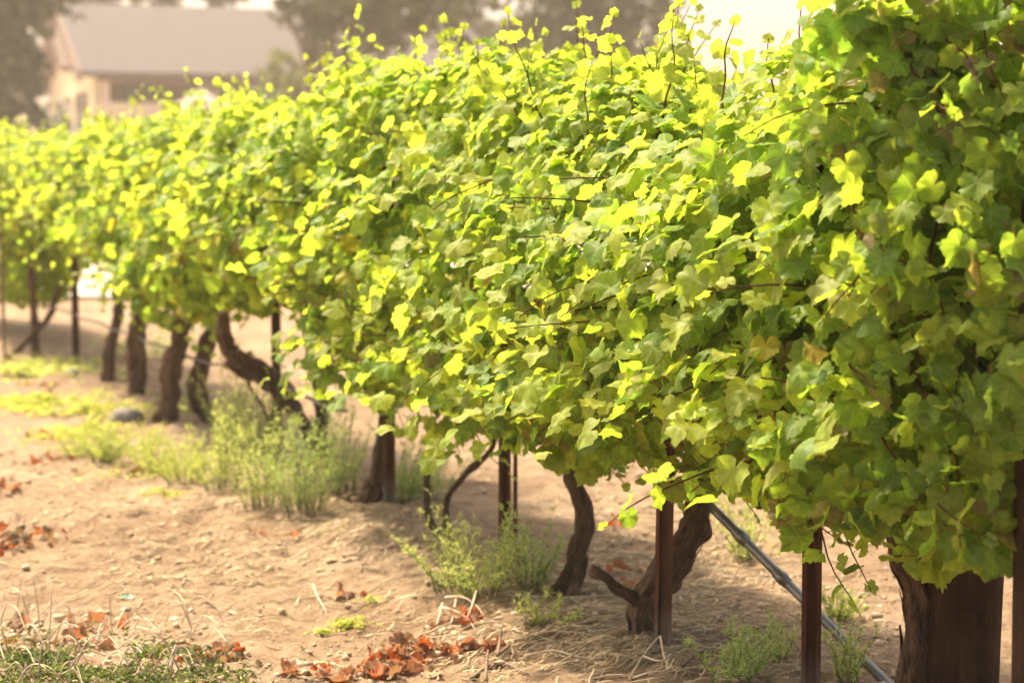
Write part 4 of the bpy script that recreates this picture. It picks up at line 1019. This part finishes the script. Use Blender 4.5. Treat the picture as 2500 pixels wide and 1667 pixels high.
for t in (0.12, 0.30, 0.42, 0.62, 0.84):
    wnd = hb('window', (L_ * t, rec - 0.16, EV - 0.85), (1.5, 0.08, 0.75), 'sky_painted_glass' if t in (.30, .42) else 'glass')
for t in (0.36, 0.66): hb('pilaster', (L_ * t, -0.05, (EV - 1.3) / 2), (0.22, 0.1, EV - 1.3), 'siding')
for t in (0.15, 0.5, 0.8):
    wnd = hb('window', (L_ * t, -0.04, 1.55), (1.8, 0.08, 1.3), 'glass'); hb('sill', (L_ * t, -0.07, 0.86), (2.0, 0.16, 0.1), 'pink', wnd)

# pale patio umbrella before the house
c = at_depth(492, 250, 70); c.z = 0
um = tag(empty('patio_umbrella', c), 'pale patio umbrella standing before the long building', 'umbrella')
zt = at_depth(492, 216, 70).z
k = MB(); k_n = 8; V = [(0, 0, zt)]; rr_ = 1.25
for a in range(8): V.append((rr_ * math.cos(a * math.pi / 4), rr_ * math.sin(a * math.pi / 4), zt - .75))
for a in range(8): V.append((rr_ * math.cos(a * math.pi / 4), rr_ * math.sin(a * math.pi / 4), zt - .95))
F = [(0, 1 + a, 1 + (a + 1) % 8) for a in range(8)] + [t for a in range(8) for t in ((1 + a, 9 + a, 9 + (a + 1) % 8), (1 + a, 9 + (a + 1) % 8, 1 + (a + 1) % 8))]
M['canvas'] = plain_mat('pale canvas', (0.34, 0.27, 0.23), (0.40, 0.33, 0.28), 5, 0.9, 0.1, bump=0)
k.add(V, F); k.build('canopy', M['canvas'], um, smooth=False)
k = MB(); tube(k, [(0, 0, t) for t in np.linspace(0, zt, 6)], [.035] * 6, 8); k.build('pole', M['brown'], um)

# ------------------------------------------------------------------ trees behind
def tree(px, depth, h, lobes, n, size, cols, label, trunk_r=0.25, name='broadleaf_tree', trunk_to=None, group='trees behind the vineyard', cat='tree', seed=0):
    b = Vector((at_depth(px, 438, depth).x, depth, 0)); root = tag(empty(name, b), label, cat, group)
    rg = np.random.default_rng(seed); cols = np.array(cols)
    th = trunk_to or h * 0.6
    k = MB(); n_ = 14; P = [(0.15 * math.sin(t * 3 + seed) * t, 0, th * t) for t in np.linspace(0, 1, n_)]
    tube(k, P, np.linspace(trunk_r * 1.25, trunk_r * 0.45, n_), 12, None, 0.08, 3, seed)
    for (x, y, z, rx, rz) in lobes:                                        # a limb to each lobe
        t0 = rg.uniform(0.35, 0.8); s0 = np.array(P[int(t0 * (n_ - 1))])
        Q = [s0 + (np.array([x, y, z]) - s0) * t + np.array([0, 0, 0.5 * math.sin(math.pi * t)]) for t in np.linspace(0, 1, 7)]
        tube(k, Q, np.linspace(trunk_r * 0.42, 0.03, 7), 7, None, 0.06, 0, seed)
    k.build('trunk', M['tree_bark'], root)
    wts = np.array([l[3] ** 2 * l[4] for l in lobes]); wts /= wts.sum()
    cr = MB(); Vs, Cs = [], []
    for li, (x, y, z, rx, rz) in enumerate(lobes):
        m_ = int(n * wts[li]); nc = max(10, m_ // 22)
        ctr = rg.normal(0, 1, (nc, 3)); ctr /= np.linalg.norm(ctr, axis=1)[:, None]; ctr *= (rg.random((nc, 1)) ** 0.45) * np.array([rx, rx, rz]) * rg.uniform(.85, 1.15, (nc, 1))
        ci = rg.integers(0, nc, m_); p = ctr[ci] + rg.normal(0, 0.13, (m_, 3)) * (rx + rz) / 2 * 0.9 + np.array([x, y, z])
        u = rg.normal(0, 1, (m_, 3)); u /= np.linalg.norm(u, axis=1)[:, None]; v_ = np.cross(u, rg.normal(0, 1, (m_, 3))); v_ /= np.linalg.norm(v_, axis=1)[:, None]
        s_ = size * rg.uniform(.6, 1.4, (m_, 1))
        Vs.append(np.stack([p - u * s_, p + v_ * s_ * .55, p + u * s_, p - v_ * s_ * .55], 1).reshape(-1, 3))
        shade = rg.uniform(.75, 1.3, nc)[ci][:, None]
        cc = cols[rg.integers(0, len(cols), m_)] * shade; Cs.append(np.repeat(np.concatenate([cc, np.ones((m_, 1))], 1), 4, 0))
    V = np.concatenate(Vs); i4 = np.arange(len(V)).reshape(-1, 4)
    cr.add(V, np.concatenate([i4[:, :3], i4[:, [0, 2, 3]]]), None, np.concatenate(Cs)); cr.build('crown', M['tree_leaf'], root, smooth=False)
    return root
OL = [(.04, .042, .014), (.052, .054, .017), (.064, .062, .021), (.03, .031, .012)]
def lob(L, depth, b_px):                                                  # lobes given as (px, py, radius m, vertical m, depth shift)
    bx = at_depth(b_px, 438, depth).x
    return [(at_depth(p, q, depth + s).x - bx, s, at_depth(p, q, depth + s).z, r, rz) for p, q, r, rz, s in L]
tree(-20, 62, 11, lob([(-60, 60, 1.9, 2.0, 0), (40, 130, 1.0, 1.8, 0), (0, 240, 1.3, 1.4, 0), (-120, 200, 2.0, 2.4, 1), (70, 10, 1.1, .8, -1), (0, -80, 2.6, 1.6, 0), (80, 260, .55, 1.0, 1), (-40, 350, 1.5, 1.2, 0), (60, 330, .7, .9, 1), (30, 60, 1.0, 1.2, 0)], 62, -20), 9000, .20, [(.022, .02, .008), (.03, .028, .011), (.04, .036, .014)], 'dark dense tree left of the cream building', .3, seed=1)
tree(330, 100, 14, lob([(150, -30, 3, 1.6, 0), (330, -40, 3, 1.2, 0), (480, -50, 3, 1.3, 0), (240, 10, 2, 1.0, 2), (560, -20, 2.2, 1.0, 2), (400, 0, 1.6, .7, 1)], 100, 330), 2300, .26, OL, 'tree rising behind the roof ridge with sky between its leaves', .35, seed=2)
tree(775, 66, 12, lob([(730, 0, 1.2, .8, 0), (810, 10, 1.7, 1.4, 0), (900, 20, 2.0, 1.5, 0), (1010, 10, 2.0, 1.4, 0), (790, 110, .8, .7, 0), (900, 85, 1.4, .8, 1), (1040, 70, 1.5, .7, 0), (850, -90, 3, 1.6, 0), (690, 45, .55, .5, -1), (1110, -10, 1.6, 1.0, 0)], 66, 775), 5200, .19, OL, 'broad olive tree in front of the roof, trunk beside its eave', .42, seed=3)
tree(1410, 70, 13, lob([(1330, 60, 1.8, 1.6, 0), (1420, 40, 2.0, 2.0, 0), (1510, 50, 1.8, 1.7, 0), (1590, 30, 1.2, 1.3, 0), (1400, -60, 3, 1.6, 0), (1380, 150, 1.4, 1.0, 1), (1480, 150, 1.4, 1.0, 0), (1280, 130, 1.0, .8, 0), (1660, 20, .7, .45, 0)], 70, 1410), 4600, .19, OL, 'tall hazy tree whose crown borders the open white sky', .5, seed=4)
tree(1190, 105, 12, lob([(1090, 90, 2.6, 1.8, 0), (1200, 130, 2.4, 1.4, 0), (1300, 110, 2.2, 1.8, 0), (1120, 10, 2.2, 1.2, 0)], 105, 1190), 2400, .28, OL, 'pale distant tree in the gap between two nearer trees', .4, seed=5)
tree(700, 74, 4.6, lob([(680, 190, 1.0, .9, 0), (720, 240, 1.3, 1.2, 0), (700, 320, 1.2, 1.2, 0)], 74, 700), 1500, .16, [(.12, .14, .05), (.15, .16, .06)], 'green shrub at the foot of the broad olive tree', .10, name='tall_shrub', cat='shrub', group=None, seed=6)
tree(1480, 110, 9, lob([(1400, 230, 3, 2.5, 0), (1520, 250, 3, 2.5, 0), (1280, 240, 3, 2.6, 0), (1650, 300, 2.6, 1.6, 0), (1780, 320, 2.4, 1.2, 0)], 110, 1480), 2600, .30, OL, 'low distant trees under the tall hazy tree', .4, name='distant_tree', seed=7)
tree(-80, 95, 13, lob([(-160, 100, 4, 3.5, 0), (20, 60, 3.5, 4, 0), (-60, 250, 4, 3, 0), (120, 200, 2.6, 3.4, 0)], 95, -80), 3600, .30, OL, 'tree standing far behind the dark dense tree', .45, seed=8)
# pale flowering shrubs before the gable
def shrub(px, py, depth, r, cols, label, seed):
    c = at_depth(px, py, depth); b = Vector((c.x, depth, 0)); root = tag(empty('flowering_shrub', b), label, 'shrub', 'flowering shrubs before the gable')
    rg = np.random.default_rng(seed); k = MB()
    for a in range(6): tube(k, [(0, 0, 0), (r * .3 * math.cos(a), r * .3 * math.sin(a), c.z * .5), (r * .6 * math.cos(a), r * .6 * math.sin(a), c.z)], [.05, .035, .015], 6)
    k.build('stem', M['tree_bark'], root)
    for nm, n, s, cl, mm in (('foliage', 700, .10, [(.10, .13, .04), (.14, .16, .06)], 'tree_leaf'), ('blossom', 260, .10, cols, 'tree_leaf')):
        p = rg.normal(0, 1, (n, 3)); p /= np.linalg.norm(p, axis=1)[:, None]; p *= (rg.random((n, 1)) ** .4) * np.array([r, r, max(r, c.z * .55)]) * (1.06 if nm == 'blossom' else 1)
        p[:, 2] += c.z * .55 if nm == 'foliage' else c.z * .62
        u = rg.normal(0, 1, (n, 3)); u /= np.linalg.norm(u, axis=1)[:, None]; v_ = np.cross(u, rg.normal(0, 1, (n, 3))); v_ /= np.linalg.norm(v_, axis=1)[:, None]
        V = np.stack([p - u * s, p + v_ * s, p + u * s, p - v_ * s], 1).reshape(-1, 3); i4 = np.arange(len(V)).reshape(-1, 4); cl = np.array(cl)
        q = MB(); q.add(V, np.concatenate([i4[:, :3], i4[:, [0, 2, 3]]]), None, np.repeat(np.concatenate([cl[rg.integers(0, len(cl), n)], np.ones((n, 1))], 1), 4, 0))
        q.build(nm, M[mm], root, smooth=False)['kind'] = 'stuff'
shrub(150, 285, 60, .45, [(.66, .70, .80), (.72, .72, .76)], 'shrub with pale blue-white blossom before the gable', 11)
shrub(55, 335, 50, .5, [(.74, .66, .60), (.70, .6, .56)], 'shrub with pinkish white blossom left of the gable', 12)

# ------------------------------------------------------------------ haze
hz = MB(); hz.box((0, 155, 11.0), (400, 372, 25.0))
hm, t = new_mat('warm haze'); g = G(t)
pv = g.n('ShaderNodeVolumePrincipled'); pv.inputs['Color'].default_value = (0.95, 0.84, 0.72, 1); pv.inputs['Density'].default_value = 0.0011; pv.inputs['Anisotropy'].default_value = 0.35
ho = g.n('ShaderNodeOutputMaterial'); t.links.new(pv.outputs[0], ho.inputs['Volume'])
o = hz.build('haze', hm, smooth=False); o['kind'] = 'stuff'
print('leaves', len(leaves), 'single', int(single.sum()), 'objects', len(bpy.data.objects))
